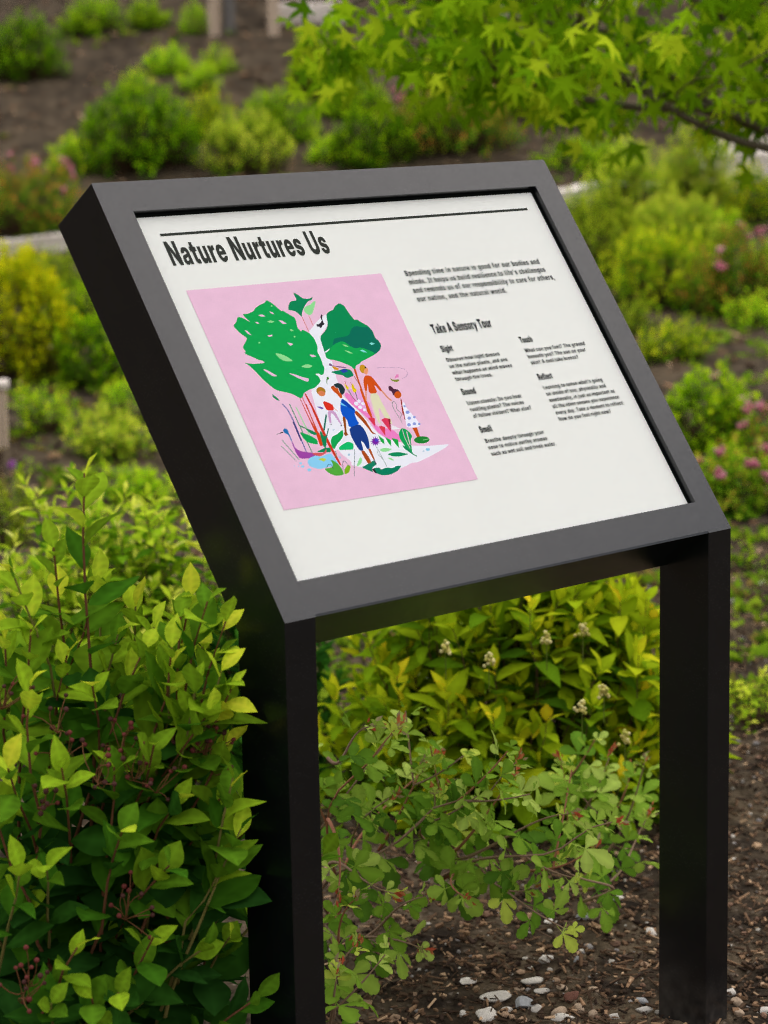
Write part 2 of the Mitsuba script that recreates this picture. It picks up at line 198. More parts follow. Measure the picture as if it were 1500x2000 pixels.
BODY={' ':(268,[[[]]]),"'":(352,[[[114,416,98,728,254,728,238,416]]]),',':(268,[[[20,-200,62,112,224,112,130,-200]]]),'.':(268,[[[44,66,46,104,60,134,86,158,122,170,160,168,190,154,214,128,226,94,224,56,210,26,184,2,150,-10,110,-8,80,6,56,32]]]),':':(268,[[[44,94,56,128,80,154,110,168,148,170,184,158,210,134,224,104,226,66,214,32,190,6,160,-8,122,-10,86,2,60,26,46,56]],[[44,418,46,456,60,486,86,510,122,522,160,520,190,506,214,480,226,446,224,408,210,378,184,354,150,342,110,344,80,358,56,384]]]),'?':(574,[[[38,526,40,568,54,618,80,660,108,688,174,724,254,740,364,732,440,702,486,664,506,636,528,562,526,504,508,450,458,392,385,344,354,313,338,273,336,226,190,226,190,274,198,330,218,378,250,412,322,462,354,505,358,545,342,582,313,602,265,608,235,598,210,577,196,549,194,526]],[[172,64,174,104,182,124,206,150,238,164,280,166,318,154,338,138,356,104,358,64,348,32,324,6,292,-8,250,-10,212,2,182,32]]]),'A':(766,[[[24,0,266,728,490,730,742,0,554,0,503,158,259,158,210,0],[300,290,462,287,379,590,374,583]]]),'B':(662,[[[58,728,426,724,476,712,520,692,570,648,592,608,600,578,602,524,594,488,578,456,554,428,502,396,468,387,473,378,530,366,572,340,606,300,624,258,630,184,620,136,596,90,554,48,498,18,430,2,58,0],[226,137,363,136,419,152,442,173,454,199,456,235,444,271,409,304,375,316,227,318],[226,429,347,428,395,444,418,465,432,499,430,535,420,557,395,580,363,592,227,594]]]),'D':(722,[[[58,730,356,730,418,722,468,708,530,678,568,650,612,602,648,540,670,472,680,398,678,308,664,234,632,158,598,110,548,64,468,22,394,4,58,0],[226,145,339,144,401,156,454,186,494,247,512,343,504,449,476,517,445,550,415,568,337,586,226,585]]]),'H':(750,[[[58,730,226,730,227,442,521,442,522,730,690,730,690,0,522,0,521,304,227,304,226,0,58,0]]]),'I':(490,[[[34,0,34,138,160,139,160,591,34,592,34,730,456,730,456,592,328,591,328,139,456,138,456,0]]]),'L':(566,[[[58,730,226,730,226,139,532,138,532,0,58,0]]]),'O':(774,[[[42,330,50,464,68,528,98,588,124,624,180,676,240,710,302,730,358,738,436,736,502,722,566,694,612,662,662,608,700,542,720,482,732,398,730,304,714,224,684,154,648,102,594,52,534,18,472,-2,416,-10,302,-2,236,20,170,60,118,112,74,186,52,254],[214,415,220,279,234,237,258,197,293,164,319,150,369,138,431,142,475,160,508,186,530,217,558,299,560,415,550,463,532,507,487,560,431,586,353,588,303,570,258,531,230,481]]]),'S':(660,[[[54,138,38,238,200,238,206,197,232,160,263,142,315,130,371,132,405,142,442,171,454,199,450,235,419,266,365,288,240,316,182,336,132,364,86,408,70,436,58,478,58,552,82,618,128,672,162,696,234,726,286,736,366,738,424,730,480,712,526,686,570,644,604,578,612,512,452,512,440,553,419,576,393,590,355,598,301,596,259,580,240,563,228,535,236,493,265,466,309,448,432,420,488,400,552,362,598,310,620,250,620,168,596,102,548,48,482,12,394,-8,280,-8,202,8,140,36,82,88]]]),'T':(676,[[[34,592,34,730,642,730,642,592,422,591,422,0,254,0,254,591]]]),'W':(1054,[[[218,0,24,730,208,730,286,390,321,182,354,368,442,730,612,730,698,380,733,182,770,398,846,728,1030,730,838,2,646,0,554,360,527,510,500,358,408,0]]]),'a':(588,[[[30,132,30,174,40,218,58,250,84,276,122,298,180,316,333,336,353,346,364,361,364,389,352,413,327,430,303,436,273,436,237,426,212,407,198,378,46,398,64,448,116,506,158,530,206,546,260,554,338,552,394,540,448,516,500,470,520,434,530,390,530,0,374,0,374,75,369,76,332,28,288,2,234,-10,142,-2,96,18,60,50,40,86],[190,148,208,116,235,104,277,102,323,118,350,143,364,173,366,247,245,222,217,210,192,183]]]),'b':(636,[[[58,730,224,730,225,454,252,496,286,528,316,544,360,554,418,552,460,540,520,502,556,458,582,404,596,344,596,202,586,156,564,102,528,52,488,20,436,-2,402,-8,328,-2,274,26,223,88,222,0,58,0],[222,250,236,183,252,157,281,132,301,124,339,122,385,142,416,187,430,249,424,335,398,391,371,414,339,424,301,422,271,408,242,375,226,335]]]),'c':(594,[[[36,244,42,346,72,428,126,494,170,524,214,542,282,554,336,554,388,546,434,530,470,510,512,472,536,436,552,396,558,362,406,336,388,385,361,414,329,426,293,426,254,410,234,389,216,355,204,289,210,211,236,153,277,122,329,118,365,134,388,159,406,212,558,186,544,126,506,66,454,24,396,0,336,-10,248,-6,192,10,144,36,98,78,72,116,48,174]]]),'d':(636,[[[36,242,38,330,52,398,74,448,114,500,148,526,200,548,234,554,290,552,330,540,364,518,413,454,414,730,580,730,580,0,414,0,413,88,370,32,316,0,236,-8,172,8,126,36,72,102,50,156],[208,248,220,187,257,138,287,124,325,122,365,138,388,161,404,191,416,241,412,331,384,391,363,410,325,424,279,420,249,402,230,379,212,335]]]),'e':(600,[[[36,242,44,354,62,408,82,444,144,508,186,532,236,548,278,554,348,552,388,544,442,522,482,494,512,462,542,410,558,360,566,304,566,232,200,231,208,181,224,151,247,128,285,112,329,110,367,120,398,145,410,168,558,144,540,98,500,50,438,12,394,-2,340,-10,248,-6,196,8,142,36,96,78,74,110,50,164],[202,332,407,330,408,343,394,385,365,418,333,432,291,434,253,422,226,399,208,367]]]),'f':(406,[[[8,548,102,549,104,622,116,666,142,708,178,738,220,756,264,764,336,762,398,750,372,628,299,632,274,615,266,593,267,548,378,548,378,424,266,423,266,0,102,0,102,423,8,424]]]),'g':(638,[[[36,242,40,346,62,424,96,480,152,528,220,552,276,554,308,548,360,522,415,454,416,548,580,548,578,-30,564,-82,540,-124,514,-152,474,-180,386,-210,274,-216,174,-196,100,-152,72,-118,56,-74,200,-44,227,-80,271,-98,339,-98,383,-80,404,-57,414,-29,416,95,402,96,392,72,360,38,312,14,234,8,178,20,120,52,74,106,46,174],[206,299,220,191,240,159,261,142,285,132,325,130,349,136,377,154,406,201,416,251,412,327,382,393,363,410,325,424,279,420,249,402,230,379,214,343]]]),'h':(634,[[[58,730,220,730,221,446,250,492,282,524,314,542,366,554,424,552,476,536,512,512,542,478,568,420,576,372,576,0,410,0,408,347,398,375,376,402,333,418,305,418,269,406,242,381,228,351,224,0,58,0]]]),'i':(282,[[[54,680,56,714,70,742,100,766,128,774,166,772,198,756,220,730,228,706,226,672,212,644,182,620,154,612,116,614,90,626,66,650]],[[58,548,224,548,224,0,58,0]]]),'j':(282,[[[54,682,56,716,70,744,100,768,128,776,166,774,198,758,220,732,228,708,226,674,212,646,182,622,154,614,116,616,90,628,66,652]],[[-28,-76,15,-76,37,-68,50,-55,58,-33,58,548,224,548,224,-46,210,-108,186,-146,136,-182,58,-202,-28,-204]]]),'k':(590,[[[58,730,224,730,225,346,238,353,392,548,580,548,386,305,590,0,398,0,261,208,224,167,224,0,58,0]]]),'l':(320,[[[58,730,224,730,224,155,243,126,292,124,314,8,258,-4,156,4,100,32,70,74,58,126]]]),'m':(926,[[[58,0,58,548,210,548,219,446,238,482,272,520,304,540,356,554,414,550,458,528,488,494,515,432,542,482,580,520,616,540,672,554,728,552,774,538,806,518,842,476,860,436,868,390,868,0,702,0,702,347,688,388,665,408,635,418,599,416,577,406,556,385,544,355,542,0,382,0,382,349,362,396,343,410,317,418,283,416,257,404,234,377,226,353,224,0]]]),'n':(634,[[[58,0,58,548,214,548,217,436,264,508,294,532,340,550,434,550,474,536,514,510,550,464,574,390,576,0,410,0,408,347,398,375,376,402,333,418,305,418,269,406,244,383,228,351,224,0]]]),'o':(618,[[[36,244,42,346,56,394,78,438,98,466,150,512,192,534,238,548,282,554,370,550,416,538,462,516,528,456,558,404,576,346,582,300,580,222,570,174,546,116,520,78,474,36,436,14,370,-6,282,-10,238,-4,192,10,136,42,98,78,60,140,42,198],[204,289,220,181,257,132,291,118,327,118,361,132,384,155,400,185,414,255,408,335,380,395,355,416,327,426,283,424,247,404,226,377,212,341]]]),'p':(636,[[[58,548,222,548,222,455,227,454,258,504,316,544,360,554,436,548,488,526,530,492,562,448,590,376,600,306,592,180,564,102,508,34,460,6,428,-4,344,-6,310,4,276,24,224,87,224,-204,58,-204],[222,244,234,187,250,159,277,134,311,122,339,122,385,142,416,187,430,249,424,335,396,393,371,414,339,424,301,422,263,402,238,369,226,337,220,301]]]),'r':(418,[[[58,548,220,548,223,448,252,508,284,536,336,554,402,548,402,404,319,412,289,404,250,378,228,337,224,0,58,0]]]),'s':(570,[[[32,152,188,178,198,151,217,128,245,112,273,106,335,112,362,130,370,149,364,175,335,196,150,238,110,258,70,296,48,348,48,414,74,474,114,512,162,536,206,548,254,554,336,552,414,532,454,510,492,474,512,440,522,402,376,380,364,405,341,426,315,436,271,438,231,424,212,397,218,369,245,348,436,306,484,282,518,248,538,190,534,132,508,78,468,40,406,8,336,-8,254,-10,182,2,120,28,82,58,52,96]]]),'t':(378,[[[8,548,82,549,82,678,248,678,248,549,348,548,348,424,248,423,248,155,256,135,273,124,340,128,362,6,286,-8,202,-4,144,18,104,58,82,128,82,423,8,424]]]),'u':(634,[[[58,176,58,548,224,548,226,201,236,173,258,146,301,130,329,130,365,142,390,165,406,197,410,548,576,548,576,0,420,0,417,112,372,42,320,6,268,-6,210,-4,172,6,130,30,98,62,72,110]]]),'v':(612,[[[12,544,188,546,272,274,309,128,336,248,428,548,600,546,402,0,208,2]]]),'w':(860,[[[168,0,10,548,182,548,265,156,356,548,504,548,593,156,674,546,850,548,692,2,520,2,462,204,429,348,402,222,338,0]]]),'x':(590,[[[18,0,186,279,28,548,204,548,295,364,392,548,566,548,402,279,572,0,398,0,293,200,190,0]]]),'y':(614,[[[12,546,188,548,278,256,303,140,336,262,430,548,604,548,366,-82,342,-124,306,-164,236,-200,134,-208,56,-192,92,-72,133,-80,189,-74,214,-45,216,1]]]),'z':(580,[[[58,0,58,98,316,411,315,416,68,416,68,548,514,548,512,436,276,133,522,130,522,0]]])}
HEAD={' ':(268,[[[]]]),'A':(748,[[[2,0,248,726,498,728,746,0,538,0,497,132,247,132,206,0],[375,554,293,278,454,279]]]),'N':(734,[[[44,728,236,728,432,416,505,288,504,728,692,728,692,0,498,0,316,290,229,440,230,0,44,0]]]),'R':(662,[[[44,728,376,728,424,722,474,708,512,690,544,668,576,636,608,582,620,544,626,504,622,426,608,380,584,338,548,300,510,273,646,0,450,0,335,236,230,235,230,0,44,0],[230,383,351,382,385,390,407,402,432,429,444,465,442,503,428,535,397,562,365,574,231,576]]]),'S':(674,[[[32,214,32,240,210,240,216,203,228,181,246,162,271,148,321,136,377,138,411,148,444,170,458,199,452,235,425,260,367,282,234,308,184,324,130,352,82,396,58,438,50,464,48,548,72,616,124,676,184,712,230,728,284,738,368,740,438,730,486,714,536,686,580,644,616,574,624,534,624,500,454,500,446,535,422,566,393,582,357,590,307,588,269,574,246,555,234,529,240,493,269,468,313,452,428,430,510,406,576,370,608,338,628,304,638,272,640,182,616,110,590,74,562,48,490,10,398,-10,306,-12,206,4,134,36,80,84,48,140]]]),'T':(650,[[[20,570,20,728,630,728,630,570,418,569,418,0,232,0,232,569]]]),'U':(704,[[[44,728,224,728,224,263,228,237,244,201,279,166,323,148,371,146,405,154,442,176,466,207,480,247,482,728,662,728,660,214,652,176,630,124,598,80,570,54,516,20,468,2,406,-10,322,-12,262,-4,190,20,138,52,96,94,62,152,44,232]]]),'a':(572,[[[26,122,26,164,34,202,54,238,84,266,122,286,162,298,311,316,337,326,352,347,350,367,333,388,299,400,269,400,228,384,212,359,210,346,46,346,52,388,70,432,116,482,156,504,192,516,260,526,322,526,380,518,430,502,470,478,496,452,518,412,528,366,528,0,354,0,353,70,318,26,274,0,226,-10,150,-6,94,14,56,46,36,80],[196,167,200,129,213,116,237,106,281,106,317,120,348,155,354,227,245,204,217,192]]]),'c':(574,[[[24,230,24,284,32,336,64,412,86,442,128,480,174,506,208,518,268,528,320,528,372,520,414,506,458,482,502,442,524,410,542,368,548,308,380,308,374,335,362,357,341,376,315,386,281,386,253,376,232,357,216,329,204,269,210,205,232,159,271,132,315,130,341,140,368,169,380,210,550,210,548,172,538,134,506,78,446,26,380,-2,322,-12,248,-10,194,2,136,30,84,76,60,110,34,172]]]),'d':(616,[[[24,230,26,308,44,382,64,424,106,476,142,502,184,520,234,528,278,526,316,516,346,500,391,450,392,728,572,728,572,0,394,0,393,74,356,24,300,-6,224,-12,154,6,106,38,66,86,36,156],[206,246,216,187,241,150,281,130,331,134,370,163,392,205,398,233,398,283,386,327,370,354,339,378,311,386,263,380,228,352,216,329,206,291]]]),'e':(576,[[[24,232,24,284,34,342,44,372,76,428,98,454,150,494,188,512,244,526,314,528,356,522,410,504,454,478,494,440,518,406,540,358,552,306,554,214,198,213,202,183,218,151,241,130,285,116,317,116,349,124,368,134,392,166,550,166,542,130,528,102,482,50,410,8,340,-10,268,-12,216,-4,180,8,124,40,84,78,58,116,34,174],[214,361,201,318,388,319,376,357,354,382,309,398,267,396,241,386]]]),'f':(410,[[[10,378,10,516,104,517,108,618,126,664,144,686,176,708,228,724,390,728,390,590,313,588,292,573,284,551,285,516,390,516,390,378,284,377,284,-2,104,-2,104,377]]]),'g':(616,[[[24,236,28,324,46,388,84,452,144,502,208,524,292,522,326,510,354,492,393,446,394,514,572,514,572,4,562,-58,530,-124,500,-156,468,-178,412,-200,358,-210,272,-212,222,-206,172,-192,124,-166,88,-132,72,-108,54,-64,50,-38,218,-38,239,-68,267,-82,319,-86,345,-80,374,-59,390,-27,394,85,352,34,310,12,268,4,224,4,154,22,108,52,64,104,34,174],[206,254,214,203,243,160,285,142,335,148,368,171,394,219,400,277,388,329,368,360,335,382,313,388,263,382,230,358,216,333,206,297]]]),'h':(606,[[[44,0,44,728,224,728,224,440,268,490,302,512,348,526,408,528,460,516,490,500,522,470,544,432,562,352,562,0,382,0,380,317,372,339,354,362,317,376,291,376,261,366,238,343,226,311,224,0]]]),'i':(270,[[[38,634,40,672,58,706,78,722,118,736,162,734,192,722,218,698,232,662,230,624,218,598,192,574,150,560,108,562,74,576,48,604]],[[46,516,226,516,226,0,46,0]]]),'k':(576,[[[44,728,224,728,225,340,372,516,576,516,390,287,584,0,378,0,257,186,224,149,224,0,44,0]]]),'l':(298,[[[44,728,224,728,224,161,239,138,284,134,284,0,180,2,116,18,76,46,50,96,44,130]]]),'m':(908,[[[44,0,44,516,216,516,217,422,236,458,272,496,312,518,356,528,418,524,468,502,504,468,523,426,552,472,582,498,612,514,670,528,726,526,762,516,814,482,840,448,856,410,864,366,864,0,684,0,684,317,670,356,647,376,621,384,593,382,571,372,552,351,542,327,540,0,370,0,370,317,356,356,333,376,307,384,279,382,259,374,242,359,226,325,224,0]]]),'n':(606,[[[44,0,44,516,222,516,223,436,250,472,278,498,338,524,424,526,474,510,498,494,534,452,552,410,560,372,562,0,382,0,380,317,372,339,354,362,317,376,291,376,261,366,238,343,226,311,224,0]]]),'o':(598,[[[24,230,30,328,46,378,68,418,100,456,142,488,192,512,238,524,326,528,360,524,412,510,460,486,498,456,530,418,552,378,570,318,574,284,570,198,556,148,534,104,504,66,460,30,412,6,360,-8,326,-12,238,-8,176,10,126,38,88,72,58,114,34,172],[206,291,212,199,224,173,245,148,283,130,315,130,339,138,372,169,392,225,392,291,378,337,351,370,323,384,283,386,253,374,234,357,214,323]]]),'r':(402,[[[44,516,218,516,219,430,240,474,270,502,324,518,392,518,392,372,309,372,285,366,250,341,230,305,224,275,224,0,44,0]]]),'s':(546,[[[30,118,20,166,196,166,206,139,223,122,261,108,319,114,336,124,344,137,346,151,340,165,317,180,132,218,84,244,58,270,34,324,36,398,60,448,108,490,158,512,216,524,336,522,386,510,430,490,456,472,492,430,508,390,512,348,348,348,346,365,328,390,289,406,259,406,231,398,210,373,214,351,231,336,434,292,482,266,508,238,526,186,526,150,516,108,484,58,434,20,380,-2,308,-14,226,-12,162,2,100,32,58,70]]]),'t':(404,[[[10,378,10,516,98,517,98,658,278,658,278,517,384,516,384,378,278,377,280,159,299,140,384,138,384,0,218,4,174,16,148,30,126,50,108,82,98,128,98,377]]]),'u':(606,[[[44,516,224,516,226,201,238,171,251,156,279,142,315,140,354,156,370,177,380,205,382,516,562,516,562,0,384,0,383,80,336,24,300,2,268,-8,182,-10,146,0,108,22,70,68,46,144]]]),'y':(578,[[[198,1,2,518,188,516,289,188,392,516,576,518,350,-90,310,-156,288,-176,254,-194,206,-204,62,-204,62,-66,159,-64,180,-47]]])}
BUSHES=[
(7.30,11.98,0.278,0.496,'dark','dark green bush at the left edge of the upper slope, left of the bare soil'),
(7.33,12.13,0.112,0.239,'lime','small pale green bush in front of the dark bush at the upper left'),
(8.36,12.66,0.248,0.307,'green','broad green bush on the ridge left of the timber posts, first of three there'),
(8.73,12.45,0.180,0.255,'green','low mid green bush on the ridge between two others left of the timber posts'),
(8.94,12.14,0.123,0.286,'lime','bright green bush standing just left of the timber posts'),
(8.09,11.34,0.171,0.237,'lime','round yellow green bush alone on the bare soil below the timber posts'),
(8.34,11.07,0.133,0.210,'lime','yellow green bush on the slope right of the round one below the posts'),
(7.61,11.05,0.126,0.222,'lime','small lime bush just above the big dark green bush on the slope'),
(7.96,10.79,0.151,0.200,'lime','lime bush low between the round bushes and the big dark green bush'),
(6.65,9.70,0.380,0.582,'dark','big dense green bush on the slope behind the upper left corner of the sign'),
(7.41,9.96,0.186,0.366,'gold','yellow tipped bush directly right of the big dense green bush'),
(7.13,9.22,0.266,0.415,'pale','pale speckled yellow green bush behind the top edge of the sign'),
(7.65,9.56,0.252,0.415,'green','mid green bush above and right of the pale speckled bush'),
(7.72,8.71,0.266,0.431,'dark',"dark green rounded bush behind the middle of the sign's top edge"),
(6.32,9.95,0.153,0.266,'lime','bright green bush left of the big dense bush, above the reddish shrub'),
(5.55,9.26,0.352,0.463,'red','green shrub flushed with pink and red above the pale path at left'),
(8.45,10.13,0.196,0.514,'olive','olive green loose shrub behind the left tip of the tree branches'),
(8.22,8.52,0.440,0.504,'red','wide green shrub with pink flower heads behind the tree branches'),
(8.64,7.73,0.239,0.204,'green',"low green hedge like bush above the pale path behind the sign's right corner"),
(8.19,6.95,0.210,0.494,'pale',"loose yellow green shrub right of the sign's top right corner"),
(8.70,6.88,0.199,0.473,'pale','upright yellow green shrub in front of the pale stones at right'),
(7.03,6.13,0.229,0.499,'olive','olive green shrub against the right edge of the sign near its top'),
(8.31,6.41,0.139,0.175,'lime','small lime bush above the dense bush right of the sign'),
(8.68,6.47,0.149,0.338,'gold','yellow green shrub at the right edge below the pale stones'),
(6.82,5.45,0.242,0.420,'gold',"dense green bush with yellow tips right of the sign's upper half"),
(6.86,5.03,0.186,0.422,'red','dark green shrub with reddish flowers at the right edge of the slope'),
(6.68,4.79,0.109,0.179,'lime','lime bush at the right edge in front of the reddish flowering shrub'),
(5.92,4.60,0.136,0.206,'gold','rounded yellow green bush below the dense yellow tipped bush at right'),
(6.18,5.07,0.096,0.197,'olive',"small olive bush touching the sign's right edge at half height"),
(4.89,3.50,0.155,0.330,'green','mid green bush right of the sign with tan seed stalks above it'),
(4.20,2.76,0.129,0.256,'red2',"green plant with pink flowers right of the sign's lower right corner"),
(3.56,2.19,0.061,0.091,'green','small flat green plant on bare soil below the pink flowered plant'),
(2.23,1.06,0.069,0.148,'pale','small leafy plant on the soil just right of the right post'),
(3.69,6.45,0.237,0.616,'amber',"golden yellow shrub at the left edge beside the sign's left side"),
(3.85,6.14,0.167,0.344,'dark',"dark green bush between the golden shrub and the sign's left side"),
(4.98,8.12,0.272,0.224,'olive','olive green low shrub below the pale path at left'),
(3.24,5.59,0.133,0.211,'lime','low yellow green bush beside the capped timber post at left'),
(3.19,5.09,0.176,0.202,'pale','low yellow green bush right of the one by the capped timber post'),
(3.54,5.47,0.114,0.213,'lime',"lime bush half hidden behind the sign's left side"),
(2.89,4.48,0.136,0.187,'lime',"lime bush against the sign's left side above the berry shrub"),
(2.88,5.18,0.060,0.068,'green','tiny sprout on bare soil at the left edge'),
(7.95,6.36,0.215,0.354,'pale','pale shrub between the loose yellow green one and the dense yellow tipped one at right'),
(7.81,7.05,0.163,0.229,'gold',"yellow green shrub against the sign's right edge just below the top corner"),
(4.37,2.98,0.098,0.183,'green','green plant left of the lower pink flowered plant, close to the sign'),
(4.89,3.24,0.085,0.195,'red','leafy plant with pink flowers at the right edge above the larger pink flowered one'),
(4.90,8.42,0.152,0.256,'amber','golden shrub top rising at the left edge just below the pale path'),
(4.55,7.23,0.163,0.259,'green',"mid green bush between the golden shrub and the upper part of the sign's left side"),
(2.16,4.16,0.107,0.255,'olive','olive green plant at the left edge above the berry shrub'),
(8.37,9.63,0.243,0.322,'green','green bush on the slope behind the lowest left leaves of the tree'),
(9.24,8.76,0.345,0.427,'olive','olive green bush on the slope seen through the tree leaves at right'),
(7.59,8.98,0.146,0.201,'lime','small lime bush between the pale speckled bush and the dark rounded bush'),
(7.61,5.49,0.093,0.247,'green','green bush cut by the right edge level with the dense yellow tipped bush'),
]
SUMAC=[
[(0.638,0.699,0.046),(0.542,0.583,0.246),(0.525,0.532,0.346),(0.544,0.476,0.402),(0.550,0.444,0.442),(0.566,0.430,0.467)],
[(0.638,0.699,0.046),(0.543,0.583,0.282),(0.583,0.548,0.352),(0.626,0.537,0.398),(0.642,0.523,0.423)],
[(0.642,0.696,0.046),(0.587,0.571,0.194),(0.633,0.478,0.264),(0.671,0.418,0.322),(0.715,0.379,0.325),(0.738,0.360,0.373),(0.753,0.347,0.387)],
[(0.765,0.522,0.190),(0.733,0.417,0.268),(0.759,0.394,0.316),(0.776,0.380,0.347)],
[(0.744,0.540,0.135),(0.729,0.420,0.205),(0.725,0.318,0.239),(0.755,0.265,0.251),(0.778,0.218,0.291),(0.813,0.188,0.307)],
[(0.510,0.545,0.219),(0.497,0.490,0.236),(0.495,0.425,0.222),(0.506,0.376,0.215)],
[(0.672,0.603,0.193),(0.666,0.541,0.272),(0.687,0.524,0.326),(0.695,0.517,0.348)],
[(1.182,0.689,0.008),(1.183,0.621,0.125),(1.176,0.561,0.210),(1.190,0.549,0.259)],
[(1.219,0.657,-0.013),(1.245,0.568,0.104),(1.244,0.528,0.192),(1.239,0.507,0.248)],
[(1.182,0.689,0.008),(1.169,0.634,0.126),(1.126,0.605,0.231),(1.123,0.608,0.251)],
[(0.986,0.462,0.078),(1.044,0.411,0.091),(1.104,0.425,0.113),(1.167,0.436,0.172)],
[(0.774,0.381,0.132),(0.771,0.330,0.101),(0.789,0.302,0.085)],
[(0.481,0.504,0.051),(0.456,0.459,0.115),(0.443,0.431,0.178),(0.444,0.404,0.211)],
[(0.572,0.558,0.065),(0.585,0.480,0.128),(0.591,0.435,0.165),(0.610,0.418,0.173)],
[(0.572,0.558,0.065),(0.572,0.491,0.092),(0.584,0.441,0.094),(0.589,0.410,0.092)],
[(0.617,0.651,0.064),(0.731,0.684,0.215),(0.813,0.679,0.264),(0.848,0.649,0.310)],
[(0.812,0.547,0.135),(0.765,0.522,0.208),(0.725,0.490,0.271),(0.732,0.484,0.316)],
[(0.778,0.511,0.134),(0.714,0.368,0.187),(0.704,0.309,0.186),(0.715,0.273,0.197)],
[(0.751,0.534,0.135),(0.663,0.412,0.188),(0.635,0.370,0.188),(0.631,0.347,0.186)],
[(0.642,0.696,0.046),(0.607,0.593,0.238),(0.601,0.532,0.298),(0.621,0.515,0.316)],
[(0.481,0.504,0.418),(0.481,0.478,0.415),(0.494,0.453,0.460),(0.513,0.437,0.477)],
[(0.479,0.505,0.315),(0.459,0.457,0.288),(0.442,0.432,0.255),(0.426,0.419,0.228)],
[(0.416,0.428,0.013),(0.401,0.402,0.077),(0.397,0.379,0.128),(0.411,0.367,0.153)],
[(0.378,0.395,0.017),(0.365,0.366,0.064),(0.356,0.348,0.106),(0.360,0.345,0.131)],
[(1.291,0.726,-0.049),(1.321,0.700,0.034),(1.355,0.670,0.116),(1.367,0.661,0.167)],
[(0.731,0.485,0.189),(0.762,0.392,0.240),(0.799,0.333,0.281),(0.817,0.291,0.296)],
[(0.745,0.539,0.191),(0.672,0.470,0.279),(0.665,0.450,0.311),(0.665,0.450,0.325)],
[(0.783,0.440,0.169),(0.814,0.373,0.178),(0.839,0.325,0.193),(0.872,0.296,0.219)],
[(0.973,0.407,0.074),(0.970,0.343,0.120),(0.911,0.395,0.149),(0.904,0.401,0.158)],
]
SHOOTS=[(-0.146,0.228,0.995),(-0.196,0.232,0.903),(-0.264,0.225,0.880),(-0.249,0.212,0.806),(-0.099,0.280,0.832),(-0.032,0.288,0.788),(-0.108,0.222,0.773),(-0.046,0.141,0.827),(0.005,0.150,0.807),(-0.033,0.130,0.754),(-0.072,0.190,0.782),(-0.105,0.113,0.736),(0.005,0.057,0.659),(-0.041,0.070,0.648),(-0.163,0.071,0.663),(-0.279,0.172,0.744),(-0.248,0.278,0.781),(-0.188,0.225,0.758),(-0.192,0.162,0.729),(-0.003,0.064,0.465),(0.004,0.057,0.403),(-0.042,0.031,0.297),(-0.085,0.043,0.483),(-0.225,0.058,0.568),(-0.170,0.037,0.512),(-0.280,0.107,0.650),(-0.351,0.102,0.534),(-0.310,0.106,0.529),(-0.264,0.026,0.369),(-0.200,0.036,0.424),(-0.121,0.034,0.389),(-0.289,0.048,0.363),(-0.071,0.057,0.574),(-0.135,0.059,0.588),(-0.331,0.151,0.651),(-0.301,0.058,0.431),(-0.066,0.052,0.384),(-0.344,0.056,0.370),(-0.077,0.062,0.838),(-0.060,0.047,0.811),(-0.074,0.126,0.807),(-0.078,0.036,0.751),(-0.102,0.057,0.735),(-0.113,0.094,0.778),(-0.069,0.028,0.727),(-0.102,0.031,0.703),(-0.112,0.159,0.763),(-0.070,0.029,0.608),(-0.064,0.024,0.538)]
BERRIES=[(-0.244,0.155,0.666),(-0.219,0.106,0.637),(-0.178,0.097,0.637),(-0.072,0.084,0.662),(-0.159,0.133,0.673),(-0.064,0.117,0.671),(-0.359,0.096,0.383),(-0.351,0.089,0.403),(-0.293,0.197,0.742),(-0.285,0.137,0.614),(-0.212,0.073,0.458),(-0.154,0.076,0.623),(-0.250,0.160,0.700),(-0.062,0.076,0.645)]
RACEMES=[(0.999,0.782,0.461),(1.039,0.708,0.443),(1.140,0.659,0.474),(1.169,0.594,0.495),(1.117,0.547,0.369),(1.183,0.555,0.385),(1.109,0.620,0.315),(1.212,0.530,0.297),(1.052,0.670,0.297),(0.969,0.875,0.480),(1.321,0.567,0.573)]
LIMBS=[
[(3.500,1.453,0.715),(3.359,1.511,1.029),(3.171,1.608,1.213),(2.968,1.652,1.346),(2.857,1.749,1.415),(2.757,1.837,1.516),(2.647,1.932,1.610),(2.467,2.089,1.634),(2.348,2.193,1.682)],
[(3.254,1.535,1.116),(3.138,1.636,1.375),(2.957,1.662,1.530),(2.876,1.732,1.636),(2.796,1.802,1.761)],
[(3.029,1.599,1.285),(2.791,1.674,1.345),(2.607,1.702,1.426),(2.534,1.765,1.492),(2.472,1.820,1.556),(2.401,1.948,1.610)],
[(2.968,1.652,1.346),(2.842,1.895,1.436),(2.638,2.073,1.521),(2.436,2.249,1.579),(2.293,2.373,1.583),(2.192,2.462,1.599)],
[(2.857,1.749,1.415),(2.643,1.803,1.413),(2.442,1.846,1.443),(2.307,1.964,1.472)],
[(2.757,1.837,1.516),(2.639,2.072,1.653),(2.488,2.204,1.736),(2.296,2.371,1.728),(2.194,2.460,1.678)],
[(2.876,1.732,1.636),(2.791,1.940,1.767),(2.539,2.159,1.852),(2.338,2.335,1.844)],
]
CROWN=[(-0.176,1.625),(-0.163,1.507),(-0.123,1.507),(-0.017,1.531),(0.036,1.503),(0.128,1.449),(0.221,1.454),(0.301,1.426),(0.407,1.444),(0.500,1.383),(0.660,1.367),(0.753,1.404),(0.887,1.395),(0.994,1.327),(1.289,1.295),(1.275,2.006),(0.229,2.026),(-0.036,1.854),(-0.119,1.701)]
BLK1=(9.36,7.02)
BLK2=(9.64,7.38)
